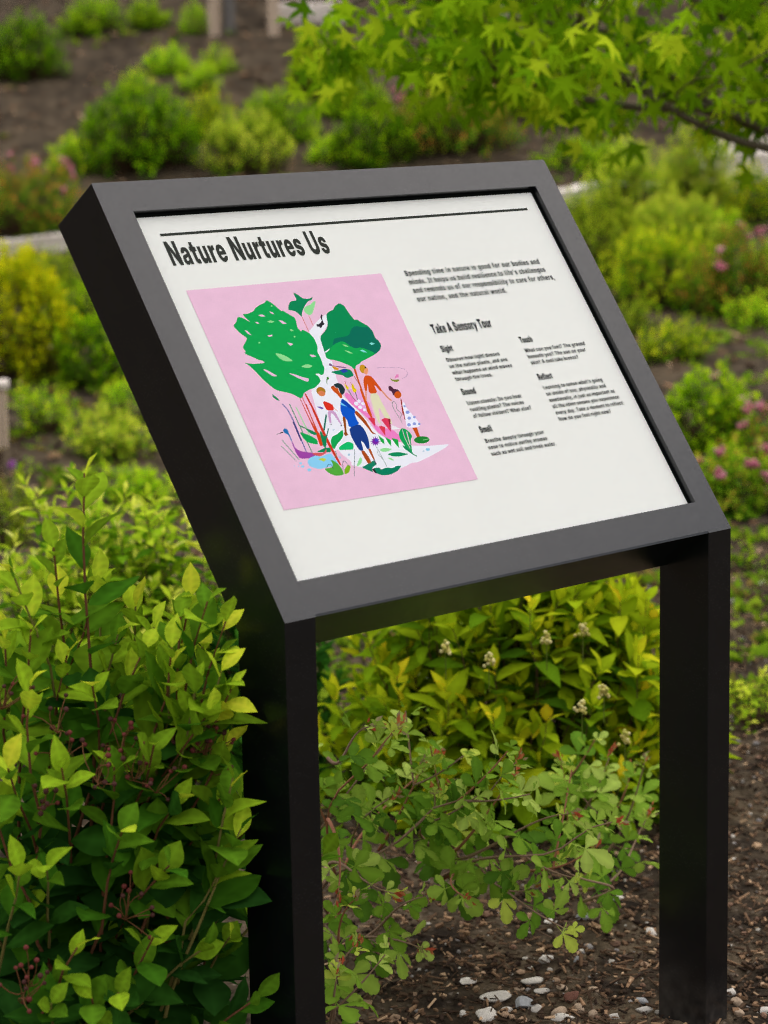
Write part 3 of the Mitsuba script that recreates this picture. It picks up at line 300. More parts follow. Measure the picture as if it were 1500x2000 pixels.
STONES=[
(0.855,0.385,0.0125,0,'rounded white stone standing alone above the scatter of stones between the posts'),
(0.683,0.327,0.0207,0,'long flat pale stone in front of the group of stones between the posts'),
(0.626,0.291,0.0180,0,'broad white stone at the bottom edge of the photograph between the posts'),
(0.693,0.272,0.0158,1,'blue grey angular stone beside a pale one near the bottom edge'),
(0.698,0.252,0.0087,0,'small pale stone leaning against the blue grey stone'),
(0.779,0.340,0.0146,0,'thin flat pale stone lying below the rounded white stone'),
(0.664,0.286,0.0095,0,'small white stone right of the broad white one at the bottom edge'),
(0.760,0.298,0.0105,0,'pale wedge shaped stone right below the thin flat stone'),
(0.740,0.332,0.0073,2,'small tan stone left of the pale wedge shaped stone'),
(0.685,0.400,0.0121,0,'flat whitish stone farthest left among the stones between the posts'),
(0.598,0.318,0.0071,0,'small round stone left of the broad white stone at the bottom edge'),
(0.720,0.215,0.0133,2,'tan and white rounded stone right of the blue grey stone'),
(0.699,0.189,0.0155,0,'pale stone cut by the bottom edge of the photograph below the tan rounded stone'),
(0.748,0.200,0.0102,2,'smooth oval tan stone right of the tan and white rounded stone'),
(0.878,0.330,0.0083,1,'small blue grey stone right of the rounded white stone'),
(0.764,0.232,0.0127,3,'reddish brown stone above the smooth oval tan stone'),
(0.791,0.281,0.0081,2,'small buff stone right of the pale wedge shaped stone'),
(0.812,0.228,0.0080,2,'small buff stone halfway between the stone scatter and the right post'),
(0.841,0.150,0.0095,1,"light grey stone close to the left side of the right post's foot, upper of two"),
(0.820,0.124,0.0110,0,"white stone close to the left side of the right post's foot, lower of two"),
(0.764,0.137,0.0070,0,'small white stone at the bottom edge between the oval tan stone and the right post'),
(0.748,0.170,0.0086,2,'buff stone at the bottom edge right of the smooth oval tan stone'),
(1.083,0.349,0.0120,0,'white stone beside the right post well above its foot'),
(1.056,0.486,0.0123,1,"pale grey stone below the tips of the low shrub's branches"),
(1.000,0.513,0.0096,0,'flat small whitish stone under the low shrub near its bare twig'),
(1.164,0.497,0.0081,0,'small stone half hidden under the right end of the low shrub'),
(0.985,0.084,0.0096,0,"white stone right beside the right post's outer side"),
(0.951,0.041,0.0110,2,"tan rounded stone right of the right post's foot"),
(0.904,-0.003,0.0108,2,"buff stone at the bottom edge right of the right post's foot"),
(0.947,-0.022,0.0101,0,'white stone in the bottom right corner of the photograph'),
]

# ------------------------------------------------------------ helpers
def lin(c):
    c = np.asarray(c, float) / 255.0
    return np.where(c < 0.04045, c / 12.92, ((c + 0.055) / 1.055) ** 2.4)

def rgb(c): return {'type': 'rgb', 'value': [float(x) for x in lin(c)]}

def numbered(name):
    if name not in scene and name not in labels and not any(k.startswith(name + '__') for k in scene): return name
    k = 1
    while True:
        n = f'{name}_{k:03d}'
        if n not in scene and n not in labels: return n
        k += 1

def thing(name, label, cat, group=None):
    key = numbered(name); labels[key] = {'label': label, 'category': cat}
    if group: labels[key]['group'] = group
    return key

counts = {}
def part(parent, name, shape, **lab):
    base = parent + '__' + name
    n = counts.get(base, -1) + 1; counts[base] = n
    key = base if n == 0 else f'{base}_{n:03d}'
    scene[key] = shape
    if lab: labels[key] = lab
    return key

def structure(name, shape):
    scene[name] = shape; labels[name] = {'kind': 'structure'}

def unit(v):
    v = np.asarray(v, float); return v / np.maximum(np.linalg.norm(v, axis=-1, keepdims=True), 1e-12)

def tube(P, r, sides=6):
    P = np.asarray(P, float); r = np.broadcast_to(r, (len(P),))
    t = unit(np.gradient(P, axis=0)); a = unit(np.cross(t, np.where(np.abs(t[:, 2:]) < .9, [0, 0, 1.], [1., 0, 0]))); b = np.cross(t, a)
    q = np.arange(sides) * 2 * np.pi / sides
    v = (P[:, None] + r[:, None, None] * (np.cos(q)[None, :, None] * a[:, None] + np.sin(q)[None, :, None] * b[:, None])).reshape(-1, 3)
    i, j = np.meshgrid(np.arange(len(P) - 1), np.arange(sides), indexing='ij')
    f = np.stack([i * sides + j, i * sides + (j + 1) % sides, (i + 1) * sides + (j + 1) % sides, (i + 1) * sides + j], -1).reshape(-1, 4)
    f = np.vstack([f[:, [0, 1, 2]], f[:, [0, 2, 3]]])
    n = len(v); v = np.vstack([v, P[:1], P[-1:]])
    k = np.arange(sides); e = (len(P) - 1) * sides
    f = np.vstack([f, np.stack([k * 0 + n, (k + 1) % sides, k], 1), np.stack([k * 0 + n + 1, e + k, e + (k + 1) % sides], 1)])
    return v, f

def spline(P, n=12):
    P = np.asarray(P, float)
    if len(P) < 3: return P
    from scipy.interpolate import CubicSpline
    s = np.r_[0, np.cumsum(np.linalg.norm(np.diff(P, axis=0), axis=1))]
    return CubicSpline(s, P)(np.linspace(0, s[-1], n))

def join(meshes):
    v, f, c, at = [], [], [], 0
    for m in meshes:
        v.append(m[0]); f.append(np.asarray(m[1]) + at); at += len(m[0])
        if len(m) > 2: c.append(m[2])
    return (np.vstack(v), np.vstack(f)) + ((np.vstack(c),) if c else ())

def shape(m, bsdf, smooth=True):
    return mikit.ply((m[0], m[1]), bsdf, smooth=smooth, color=m[2] if len(m) > 2 else None)

def tint(m, c):
    return (m[0], m[1], np.broadcast_to(lin(c), (len(m[0]), 3)).copy())

# ------------------------------------------------------------ materials
VC = {'type': 'mesh_attribute', 'name': 'vertex_color'}
scene['mat_leaf'] = {'type': 'principledthin', 'base_color': VC, 'roughness': 0.46, 'spec_trans': 0.0, 'diff_trans': 0.7, 'eta': 1.4}
scene['mat_gloss_leaf'] = {'type': 'principledthin', 'base_color': VC, 'roughness': 0.30, 'spec_trans': 0.0, 'diff_trans': 0.7, 'eta': 1.45}
scene['mat_bark'] = {'type': 'twosided', 'bsdf': {'type': 'principled', 'base_color': VC, 'roughness': 0.8, 'specular': 0.25}}
scene['mat_chip'] = {'type': 'twosided', 'bsdf': {'type': 'principled', 'base_color': VC, 'roughness': 0.95, 'specular': 0.1}}
scene['mat_ink'] = {'type': 'twosided', 'bsdf': {'type': 'diffuse', 'reflectance': VC}}
def paper(p, n, uv):
    m = fbm(p.x * 60, p.y * 60, p.z * 60, 3) - 0.5 + 0.6 * (noise(p.x * 900, p.y * 900, p.z * 900) - 0.5)
    return mi.Color3f(*[float(x) for x in lin((236, 192, 210))]) * (1 + 0.10 * m)
scene['mat_pink'] = {'type': 'twosided', 'bsdf': {'type': 'diffuse', 'reflectance': proc(paper)}}
def white(p, n, uv):
    m = fbm(p.x * 9, p.y * 9, p.z * 9, 3) - 0.5
    return mi.Color3f(*[float(x) for x in lin((237, 236, 224))]) * (1 + 0.02 * m)
scene['mat_panel'] = {'type': 'diffuse', 'reflectance': proc(white)}
def paint(p, n, uv):
    dust = smoothstep(0.70, 0.84, noise(p.x * 420, p.y * 420, p.z * 420)) * smoothstep(0.35, 0.7, fbm(p.x * 14, p.y * 14, p.z * 14, 3))
    low = smoothstep(0.11, 0.0, p.z) * fbm(p.x * 70, p.y * 70, p.z * 45, 3)
    c = mix((0.0036, 0.0042, 0.0052), (0.03, 0.03, 0.03), 0.25 * dust)
    return mix(c, (0.07, 0.06, 0.05), dr.clip(low * 0.9, 0, 1))
def paint_rough(p, n, uv):
    return 0.22 + 0.06 * fbm(p.x * 30, p.y * 30, p.z * 30, 3)
scene['mat_paint'] = {'type': 'principled', 'base_color': proc(paint), 'roughness': proc(paint_rough), 'specular': 0.62, 'clearcoat': 0.05, 'clearcoat_gloss': 0.5}
scene['mat_rubber'] = {'type': 'twosided', 'bsdf': {'type': 'diffuse', 'reflectance': {'type': 'rgb', 'value': [.006, .007, .006]}}}
def soil(p, n, uv):
    a = fbm(p.x * 5, p.y * 5, p.z * 5, 4); b = fbm(p.x * 45, p.y * 45, p.z * 45, 3); c = noise(p.x * 150, p.y * 150, p.z * 150)
    d = fbm(p.x * 13, p.y * 13, p.z * 13, 2)
    col = mix((0.026, 0.0185, 0.0125), (0.142, 0.102, 0.060), smoothstep(0.3, 0.72, 0.3 * a + 0.35 * b + 0.35 * d))
    return mix(col, (0.24, 0.19, 0.145), 0.6 * smoothstep(0.68, 0.92, c) * smoothstep(0.35, 0.65, b))
def crumbs(p, n, uv):
    return fbm(p.x * 60, p.y * 60, p.z * 60, 4)
scene['mat_soil'] = {'type': 'twosided', 'bsdf': {'type': 'bumpmap', 'arbitrary': proc(crumbs, eps=2e-3), 'scale': 0.03, 'bsdf': {'type': 'principled', 'base_color': proc(soil), 'roughness': 0.95, 'specular': 0.1}}}
def stone(p, n, uv):
    a = fbm(p.x * 3, p.y * 3, p.z * 9, 4); b = fbm(p.x * 30, p.y * 30, p.z * 30, 3)
    return mix((0.52, 0.44, 0.36), (0.86, 0.76, 0.65), smoothstep(0.25, 0.75, 0.6 * a + 0.4 * b))
scene['mat_limestone'] = {'type': 'twosided', 'bsdf': {'type': 'principled', 'base_color': proc(stone), 'roughness': 0.9, 'specular': 0.2}}
def wood(p, n, uv):
    g = noise(p.x * 90 + 3 * fbm(p.x * 6, p.y * 6, p.z * 1.5, 2), p.y * 90, p.z * 2.0)
    return mix((0.40, 0.29, 0.20), (0.68, 0.52, 0.37), smoothstep(0.2, 0.9, g))
scene['mat_wood'] = {'type': 'twosided', 'bsdf': {'type': 'principled', 'base_color': proc(wood), 'roughness': 0.85, 'specular': 0.2}}
scene['mat_grey_wood'] = {'type': 'twosided', 'bsdf': {'type': 'principled', 'base_color': proc(lambda p, n, uv: mix((0.10, 0.09, 0.08), (0.20, 0.18, 0.16), noise(p.x * 60, p.y * 60, p.z * 3))), 'roughness': 0.9, 'specular': 0.2}}
def pebble(p, n, uv):
    a = fbm(p.x * 90, p.y * 90, p.z * 90, 4)
    return mix((0.75, 0.75, 0.75), (1.05, 1.05, 1.05), a)
scene['mat_pebble'] = {'type': 'twosided', 'bsdf': {'type': 'principled', 'base_color': VC, 'roughness': 0.9, 'specular': 0.2}}

# ------------------------------------------------------------ terrain: flat bed by the sign, rising slope behind it
O2 = EYE[:2]; D2 = np.array([0.65731, 0.75362]); R2 = np.array([0.75362, -0.65731])
GP = [-300, -50, 8, 13, 20, 26, 40, 80, 300]; ZP = [0, 0, 0, .5, 2.46, 3.7, 4.8, 6, 8]
def world(g, l): return O2 + np.multiply.outer(g, D2) + np.multiply.outer(l, R2)
def ground_z(xy):
    xy = np.asarray(xy, float); q = xy - O2; g = q @ D2
    z = (np.interp(g - .5, GP, ZP) + np.interp(g, GP, ZP) * 2 + np.interp(g + .5, GP, ZP)) / 4
    p3 = np.concatenate([xy, xy[..., :1] * 0], -1)
    z = z + np.interp(-(q @ R2), [4.5, 7, 14, 30, 80], [0, .5, 4.0, 7.5, 8]) * np.clip((g + 6) / 6, 0, 1)     # unseen rise added on the left so the frame sides reflect dark soil
    far = np.clip((g - 5) / 4, 0, 1)
    z = z + far * .10 * (meshkit.fbm(p3 * 1.3, 3, 3) - .5) + far * .05 * (meshkit.fbm(p3 * 7, 2, 4) - .5)
    near = np.clip(1.2 - np.abs(g - 4) / 4, 0, 1)
    return z + near * (.030 * (meshkit.fbm(p3 * 9, 3, 1) - .5) + .014 * (meshkit.fbm(p3 * 45, 2, 2) - .5))
def steps(lo, hi, fine, a, b, grow=1.12):
    x = list(np.arange(a, b, fine)); s = fine
    while x[-1] < hi: s *= grow; x.append(x[-1] + s)
    s = fine
    while x[0] > lo: s *= grow; x.insert(0, x[0] - s)
    return np.array(x)
gs = steps(-60, 250, .014, 2.9, 6.2, 1.06); ls = steps(-160, 160, .014, -.3, 1.3, 1.07)
G, L = np.meshgrid(gs, ls, indexing='ij')
XY = O2 + G[..., None] * D2 + L[..., None] * R2
V = np.concatenate([XY, ground_z(XY)[..., None]], -1).reshape(-1, 3)
i, j = np.meshgrid(np.arange(len(gs) - 1), np.arange(len(ls) - 1), indexing='ij'); k = i * len(ls) + j
F = np.stack([k, k + 1, k + len(ls) + 1, k + len(ls)], -1).reshape(-1, 4)[:, ::-1]
structure('ground', mikit.ply((V, F), 'mat_soil', smooth=True))
def gz(x, y): return float(ground_z(np.array([x, y])))

def path_strip(name, A, B, w, thick, bsdf):
    A, B = np.array(A, float), np.array(B, float); n = 40; d = unit(B - A); s = np.array([-d[1], d[0]])
    rows = []
    for q in np.linspace(0, 1, n):
        c = A + (B - A) * q
        rows.append([[*(c + s * o), z] for o, z in ((-w / 2, -.2), (-w / 2, thick), (w / 2, thick), (w / 2, -.2))])
    v = np.array(rows); v[:, :, 2] += ground_z(v[:, 1:3, :2].mean(1))[:, None]
    v[:, 1:3, 2] += .012 * (meshkit.noise(v[:, 1:3] * 3, 4) - .5)
    i, j = np.meshgrid(np.arange(n - 1), np.arange(3), indexing='ij'); k = i * 4 + j
    structure(name, mikit.ply((v.reshape(-1, 3), np.stack([k, k + 1, k + 5, k + 4], -1).reshape(-1, 4)), bsdf, smooth=30))

# ------------------------------------------------------------ the information sign
W, LEN, TH, HB = 0.88, 0.6842, 0.947, 0.8061
XV, UP, NV = np.array([1., 0, 0]), np.array([0, math.cos(TH), math.sin(TH)]), np.array([0, -math.sin(TH), math.cos(TH)])
P0 = np.array([0, 0, HB])
def on_panel(uv, off): return P0 + np.asarray(uv)[:, :1] * XV + np.asarray(uv)[:, 1:2] * UP + off * NV
DP, HK, WP, THK, REC = 0.1007, -0.0269, 0.0517, 0.106, 0.0116
def inset(prof, offs):
    # convex profile in (y, z), counter-clockwise, each edge moved in by its own amount
    P = np.array(prof); n = len(P); E = unit(np.roll(P, -1, 0) - P); N = np.stack([-E[:, 1], E[:, 0]], 1); out = []
    for k in range(n):
        a, b = k - 1, k
        M = np.stack([N[a], N[b]]); out.append(np.linalg.solve(M, [N[a] @ P[k] + offs[a], N[b] @ P[k] + offs[b]]))
    return np.array(out)
def bevel_prism(prof, offs, x0, x1, c=.0012):
    a, b = np.array(prof), inset(prof, offs)
    # round the long edges a little as well: two copies of the profile shrunk along each edge
    pts = [np.c_[np.full(len(b), x), b] for x in (x0, x1)] + [np.c_[np.full(len(a), x), a] for x in (x0 + c, x1 - c)]
    return m3.Manifold.hull_points(np.vstack(pts))
def yz(P): return np.array([P[1], P[2]])
top_f, top_b = yz(P0 + UP * LEN), yz(P0 + UP * (LEN + .0022) - NV * THK)
kink, low_f = np.array([DP, HB + HK]), np.array([0, HB])
c = .0012
frame = bevel_prism([low_f, kink, top_b, top_f], [0, 0, c, 0], 0, W)     # bottom, back, top, front
def slab(u0, u1, v0, v1, n0, n1):
    u, v, n = np.meshgrid([u0, u1], [v0, v1], [n0, n1], indexing='ij')
    return m3.Manifold.hull_points(P0 + u.reshape(-1, 1) * XV + v.reshape(-1, 1) * UP + n.reshape(-1, 1) * NV)
OU0, OU1, OV0, OV1 = .0481, W - .0477, .0535, LEN - .0491
frame = frame - slab(OU0, OU1, OV0, OV1, -REC - .003, .05)
rail = np.array([[.0022, HB + .0030], [.0860, HB - .0620], [DP - .0005, HB + HK]])           # the slab's underside between the posts
frame = frame + m3.Manifold.hull_points(np.vstack([np.c_[np.full(3, x), rail] for x in (WP + .0004, W - WP - .0004)]))
lip = np.array([[-.004, HB - .003], [.0001, HB - .003], [.0022, HB + .0030], [-.004, HB + .0030]])
frame = frame - m3.Manifold.hull_points(np.vstack([np.c_[np.full(4, x), lip] for x in (WP + .0004, W - WP - .0004)]))
sign = thing('information_sign', 'black metal interpretive sign with a white printed panel on two square posts', 'information sign')
part(sign, 'frame', mikit.ply(frame, 'mat_paint', smooth=False))
for x0 in (0, W - WP):
    prof = [[0, -.25], [DP, -.25], kink, low_f]
    part(sign, 'post', mikit.ply(bevel_prism(prof, [c, c, 0, c], x0, x0 + WP), 'mat_paint', smooth=False))
panel = part(sign, 'panel', mikit.ply(slab(OU0 + .0003, OU1 - .0003, OV0 + .0003, OV1 - .0003, -REC - .0029, -REC), 'mat_panel'), label='white panel printed with a pink illustration and black text')

gasket = slab(OU0 + .0002, OU1 - .0002, OV0 + .0002, OV1 - .0002, -REC - .0001, -REC + .0022) - slab(OU0 + .0038, OU1 - .0038, OV0 + .0030, OV1 - .0042, -REC - .01, .01)
part(sign, 'gasket', mikit.ply(gasket, 'mat_rubber'), label='thin black gasket around the white panel')
INK = -REC + .0006
def flat(geom, col):
    vs, fs, at = [], [], 0
    for g in getattr(geom, 'geoms', [geom]):
        if g.geom_type != 'Polygon' or g.area < 2e-8: continue
        v, f = trimesh.creation.triangulate_polygon(g, engine='earcut')
        vs.append(v); fs.append(np.asarray(f) + at); at += len(v)
    if not vs: return None
    v = on_panel(np.vstack(vs), INK); f = np.vstack(fs)
    nz = np.cross(v[f[:, 1]] - v[f[:, 0]], v[f[:, 2]] - v[f[:, 0]]) @ NV
    f = np.where(nz[:, None] < 0, f[:, ::-1], f)
    return tint((v, f), col)
def curvy(pts, closed):
    # one round of corner cutting so that traced outlines read as drawn curves
    P = np.asarray(pts, float)
    Q = np.roll(P, -1, 0) if closed else P[1:]
    A = P if closed else P[:-1]
    out = np.stack([A * .82 + Q * .18, A * .18 + Q * .82], 1).reshape(-1, 2)
    return out if closed else np.vstack([P[:1], out, P[-1:]])
pieces = []
for name, col, kind, q in ILL:
    P = np.array(q, float).reshape(-1, 2) / 10000.0
    if kind == 'p':
        g = sg.Polygon(curvy(P, True) if name != 'printed_background' and len(P) > 4 else P).buffer(0)
    else:
        g = sg.LineString(curvy(P, False)).buffer(kind / 2000.0, quad_segs=2)
    pieces.append([name, col, g])
above, done = sg.Polygon(), {}
for name, col, g in reversed(pieces):                      # printed side by side, so that nothing overlaps
    if name != 'printed_background': g = g.intersection(pieces[0][2])
    m = flat(g.difference(above), col); above = above.union(g)
    if m: done.setdefault(name, []).append(m)
ill_labels = {'printed_tree': 'large printed green tree on red trunks', 'printed_tree_001': 'printed dark green tree on an orange trunk', 'printed_person': 'printed child in a red shirt',
    'printed_person_001': 'printed person in an orange shirt and pale trousers', 'printed_person_002': 'printed girl in a white flowered dress', 'printed_person_003': 'printed person in a blue shirt and navy shorts',
    'printed_background': 'pink square behind the printed picture', 'printed_bird': 'printed crane like water bird', 'printed_squirrel': 'small printed black squirrel', 'printed_path': 'printed white path with pink edge'}
for name in dict.fromkeys(p[0] for p in pieces):
    if name in done:
        m = join(done[name]); key = panel + '__' + name
        scene[key] = mikit.ply((m[0], m[1]), 'mat_pink') if name == 'printed_background' else shape(m, 'mat_ink', False)
        if name in ill_labels: labels[key] = {'label': ill_labels[name]}

def letters(font, text, u, v, width, height):
    # text whose capitals are HEIGHT tall, stretched to WIDTH; metres on the panel
    trk = 110 if font is BODY else 40                          # spaced a little
    adv = sum(font[ch][0] + trk for ch in text) - trk; sx, sy = width / adv, height / 690.0
    x, polys = u, []
    for ch in text:
        a, groups = font[ch]
        for rings in groups:
            if rings and rings[0]:
                rr = [[(x + q[k] * sx, v + q[k + 1] * sy) for k in range(0, len(q), 2)] for q in rings]
                polys.append(sg.Polygon(rr[0], rr[1:]).buffer(0))
        x += (a + trk) * sx
    return shapely.ops.unary_union(polys)
BLK, CHA = (14, 14, 12), (58, 60, 54)
def block(name, label, font, lines, height, col):
    ms = [flat(letters(font, t, u / 1000, v / 1000, w / 1000, height / 1000), col) for t, u, v, w in lines]
    part(panel, name, shape(join(ms), 'mat_ink', False), label=label)
part(panel, 'printed_rule', shape(flat(sg.box(.0846, .5985, .8025, .6025), CHA), 'mat_ink', False))
block('printed_heading', 'dark heading reading Nature Nurtures Us', HEAD, [("Nature Nurtures Us", 82.5, 549.8, 287)], 37.5, CHA)
block('printed_heading', 'black heading reading Take A Sensory Tour', HEAD, [("Take A Sensory Tour", 488.6, 398.2, 121)], 15.2, BLK)
for t, u, v, w in (("Sight", 488, 366, 23), ("Sound", 488, 292, 27.8), ("Smell", 488, 227.8, 24.2), ("Touch", 650.4, 365, 26.2), ("Reflect", 650, 299, 30.2)):
    block('printed_heading', f'small black heading reading {t}', HEAD, [(t, u, v, w)], 10.4, BLK)
def para(first, u, v, dv, lines, height):
    block('printed_text', f'printed paragraph that begins {first}', BODY, [(t, u, v - k * dv, w) for k, (t, w) in enumerate(lines)], height, BLK)
para('Spending time', 488.2, 499.3, 15.05, [("Spending time in nature is good for our bodies and", 283), ("minds. It helps us build resilience to life's challenges", 287), ("and reminds us of our responsibility to care for others,", 298.5), ("our nation, and the natural world.", 185)], 8.9)
para('Observe', 488.2, 349, 11.0, [("Observe how light dances", 108.6), ("on the native plants, and see", 118.6), ("what happens as wind moves", 122), ("through the trees.", 75)], 6.5)
para('Listen', 488.4, 274.8, 10.9, [("Listen closely: Do you hear", 111), ("rustling plants? The voices", 109.6), ("of fellow visitors? What else?", 119)], 6.5)
para('Breathe', 488.3, 210.6, 10.8, [("Breathe deeply through your", 120), ("nose to notice earthy aromas", 121), ("such as wet soil and fresh water.", 133.4)], 6.5)
para('What can', 650.4, 348.2, 10.8, [("What can you feel? The ground", 130.5), ("beneath you? The sun on your", 125.5), ("skin? A cool lake breeze?", 103)], 6.5)
para('Learning', 650.6, 282.5, 11.05, [("Learning to sense what's going", 129), ("on inside of you, physically and", 129.5), ("emotionally, is just as important as", 142.5), ("all the other senses you experience", 145.8), ("every day. Take a moment to reflect:", 149.4), ("How do you feel right now?", 113.8)], 6.5)

# ------------------------------------------------------------ leaves
def strip(ts, ws, fold=.25, curl=.2, cols=3, wave=0.0, rib=1.18, edge=1.0, y0=0.0, tip=1.0):
    """A leaf blade along +y, one unit long, its upper side towards +z: (vertices, faces, per-vertex tone)."""
    v, tone = [], []
    for r, (t, w) in enumerate(zip(ts, ws)):
        for c_ in np.linspace(-1, 1, cols):
            x = c_ * w
            v.append([x, y0 + t, fold * (.3 * abs(x) + .7 * x * x / max(ws)) - curl * t * t + wave * math.sin(t * 17 + c_ * 2.2) * abs(c_)])
            tone.append((rib if abs(c_) < .1 else edge) * (1 + (tip - 1) * t))
    f = []
    for r in range(len(ts) - 1):
        for q in range(cols - 1):
            a = r * cols + q; f.append([a, a + 1, a + cols + 1, a + cols])
    f = np.array(f); return np.array(v), np.vstack([f[:, [0, 1, 2]], f[:, [0, 2, 3]]]), np.array(tone)
def blade(rng, width, cols=5, rows=8, widest=.52, fold=.3, curl=.2, wave=.012):
    t = np.linspace(0, 1, rows)
    w = np.sin(np.pi * np.clip(t, 0, 1) ** (math.log(.5) / math.log(widest))) ** .84
    w = w * width / 2 * (1 - .45 * t ** 5); w[0] = .012; w[-1] = .004
    m = strip(t, w, fold * rng.uniform(.2, 1.5), curl * rng.uniform(-.3, 2.2), cols, wave * rng.uniform(.4, 1.6), rib=1.28)
    r = np.arange(len(m[2])); return m[0], m[1], m[2] * np.where(r % cols == cols // 2, 1, 1 + .09 * (-1.0) ** (r // cols)) * (1 + .06 * rng.normal(0, 1, len(r)))
def crop_blade(width):
    return strip([0, .45, 1], [.02, width / 2, .01], .35, .25, 3, 0, rib=1.1)
def rhomb(width):
    v = np.array([[0, 0, 0], [width / 2, .5, .06], [0, 1, -.12], [-width / 2, .5, .06]])
    return v, np.array([[0, 1, 2], [0, 2, 3]]), np.ones(4)
def moved(m, ang, off, s=1.0):
    a, b = math.cos(ang), math.sin(ang); v = m[0] * s
    return np.c_[v[:, 0] * a + v[:, 1] * b, -v[:, 0] * b + v[:, 1] * a, v[:, 2]] + off, m[1], m[2]
def joined(ms):
    at = np.cumsum([0] + [len(m[0]) for m in ms])
    return np.vstack([m[0] for m in ms]), np.vstack([m[1] + a for m, a in zip(ms, at)]), np.concatenate([m[2] for m in ms])
def trifoliate(rng):
    def leaflet(w, s):
        ts = [0, .16, .34, .52, .66, .70, .83, .87, .96, 1.0]; ws = [.02, .10, .22, .33, .39, .33, .36, .26, .20, .03]
        return strip(ts, np.array(ws) * w, .22 * rng.uniform(.5, 1.4), .22 * rng.uniform(.2, 1.6), 3, .02, rib=1.25), s
    stalk = (np.array([[-.008, 0, 0], [.008, 0, 0], [.008, .36, .004], [-.008, .36, .004]]), np.array([[0, 1, 2], [0, 2, 3]]), np.full(4, 1.3))
    out = [stalk]
    for ang, w, s in ((0, .84, .66), (1.22, .78, .48), (-1.22, .78, .48)):
        m, _ = leaflet(w, s); out.append(moved(m, ang + rng.uniform(-.12, .12), [0, .34, 0], s))
    return joined(out)
def star_leaf(rng):
    v, tone = [[0, .34, 0]], [1.15]
    lobes = [(-2.15, .42), (-.98, .62), (0, .70), (.98, .62), (2.15, .42)]
    ring = [[0, .18]]
    for k, (a, l) in enumerate(lobes):
        a += rng.uniform(-.06, .06); l *= rng.uniform(.9, 1.1)
        for da, r in ((-.24, .60), (0, 1.0), (.24, .60)):
            ring.append([math.sin(a + da) * l * r, .34 + math.cos(a + da) * l * r])
        if k < 4:
            b = (a + lobes[k + 1][0]) / 2; ring.append([math.sin(b) * .2, .34 + math.cos(b) * .2])
    for x, y in ring: v.append([x, y, -.42 * (x * x + (y - .34) ** 2) + rng.uniform(-.05, .05)]); tone.append(1.0)
    n = len(ring); f = [[0, 1 + (k + 1) % n, 1 + k] for k in range(n)]
    return np.array(v), np.array(f), np.array(tone)

def leaf_lin(c): return lin(c) * 1.5 * np.array([1.0, 1.0, .5])

class Leaves:
    def __init__(s): s.p, s.a, s.n, s.k, s.v, s.c = [], [], [], [], [], []
    def add(s, p, a, n, k, v, c):
        s.p.append(p); s.a.append(a); s.n.append(n); s.k.append(k); s.v.append(v); s.c.append(c)
    def arrays(s):
        p, a, n = (np.array(x, float).reshape(-1, 3) for x in (s.p, s.a, s.n)); a = unit(a)
        side = unit(np.cross(a, n)); n = np.cross(side, a)
        M = np.zeros((len(p), 4, 4)); k = np.array(s.k)[:, None]
        M[:, :3, 0], M[:, :3, 1], M[:, :3, 2], M[:, :3, 3], M[:, 3, 3] = side * k, a * k, n * k, p, 1
        return M, np.array(s.v), np.array(s.c)
def merged(M, vi, ci, kinds, palette):
    out, at = [], 0
    pal = np.array([leaf_lin(c) for c in palette])
    for k, (v, f, t) in enumerate(kinds):
        q = np.nonzero(vi == k)[0]
        if not len(q): continue
        vs = np.einsum('kij,nj->kni', M[q][:, :3, :3], v) + M[q][:, None, :3, 3]
        col = pal[ci[q]][:, None, :] * np.clip(t, 0, 2)[None, :, None]
        fs = f[None] + (np.arange(len(q)) * len(v))[:, None, None]
        out.append((vs.reshape(-1, 3), fs.reshape(-1, 3), np.clip(col, 0, .95).reshape(-1, 3)))
    return join(out)
RV = np.cross(FWD, UPV)
def largest(M, k, cell):
    """Which leaves show largest from the photograph's side: the nearest one of each small patch of the view."""
    q = M[:, :3, 3] + M[:, :3, 1] * .5 - EYE; z = q @ FWD
    x, y = 750 + 4513 * (q @ RV) / z, 1000 - 4513 * (q @ UPV) / z
    inside = (x > 2) & (x < 1498) & (y > 2) & (y < 1998)
    key = (x // cell).astype(int) * 5000 + (y // cell).astype(int)
    order = np.argsort(z); first = np.zeros(len(z), bool); seen = set()
    for i_ in order:
        if inside[i_] and key[i_] not in seen: seen.add(key[i_]); first[i_] = True
    size = np.linalg.norm(M[:, :3, 1], axis=1) / z
    rank = np.argsort(-(size * first)); return [r for r in rank[:k] if first[r]]
def plant_leaves(key, lv, kinds, palette, bsdf, n_parts=0, cell=22, name='leaf'):
    M, vi, ci = lv.arrays(); left = np.ones(len(M), bool)
    cache = {}
    for r in (largest(M, n_parts, cell) if n_parts else []):
        q = (int(vi[r]), int(ci[r]))
        if q not in cache:
            v, f, t = kinds[q[0]]
            cache[q] = mikit.ply((v, f), bsdf, smooth=True, color=np.clip(leaf_lin(palette[q[1]])[None] * t[:, None], 0, .9))
        part(key, name, {**cache[q], 'to_world': T(M[r].tolist())}); left[r] = False
    if left.any():
        part(key, 'foliage', shape(merged(M[left], vi[left], ci[left], kinds, palette), bsdf), kind='stuff')
def ortho(d):
    d = unit(d); a = unit(np.cross(d, [0, 0, 1.] if abs(d[2]) < .9 else [1., 0, 0])); return a, np.cross(d, a)
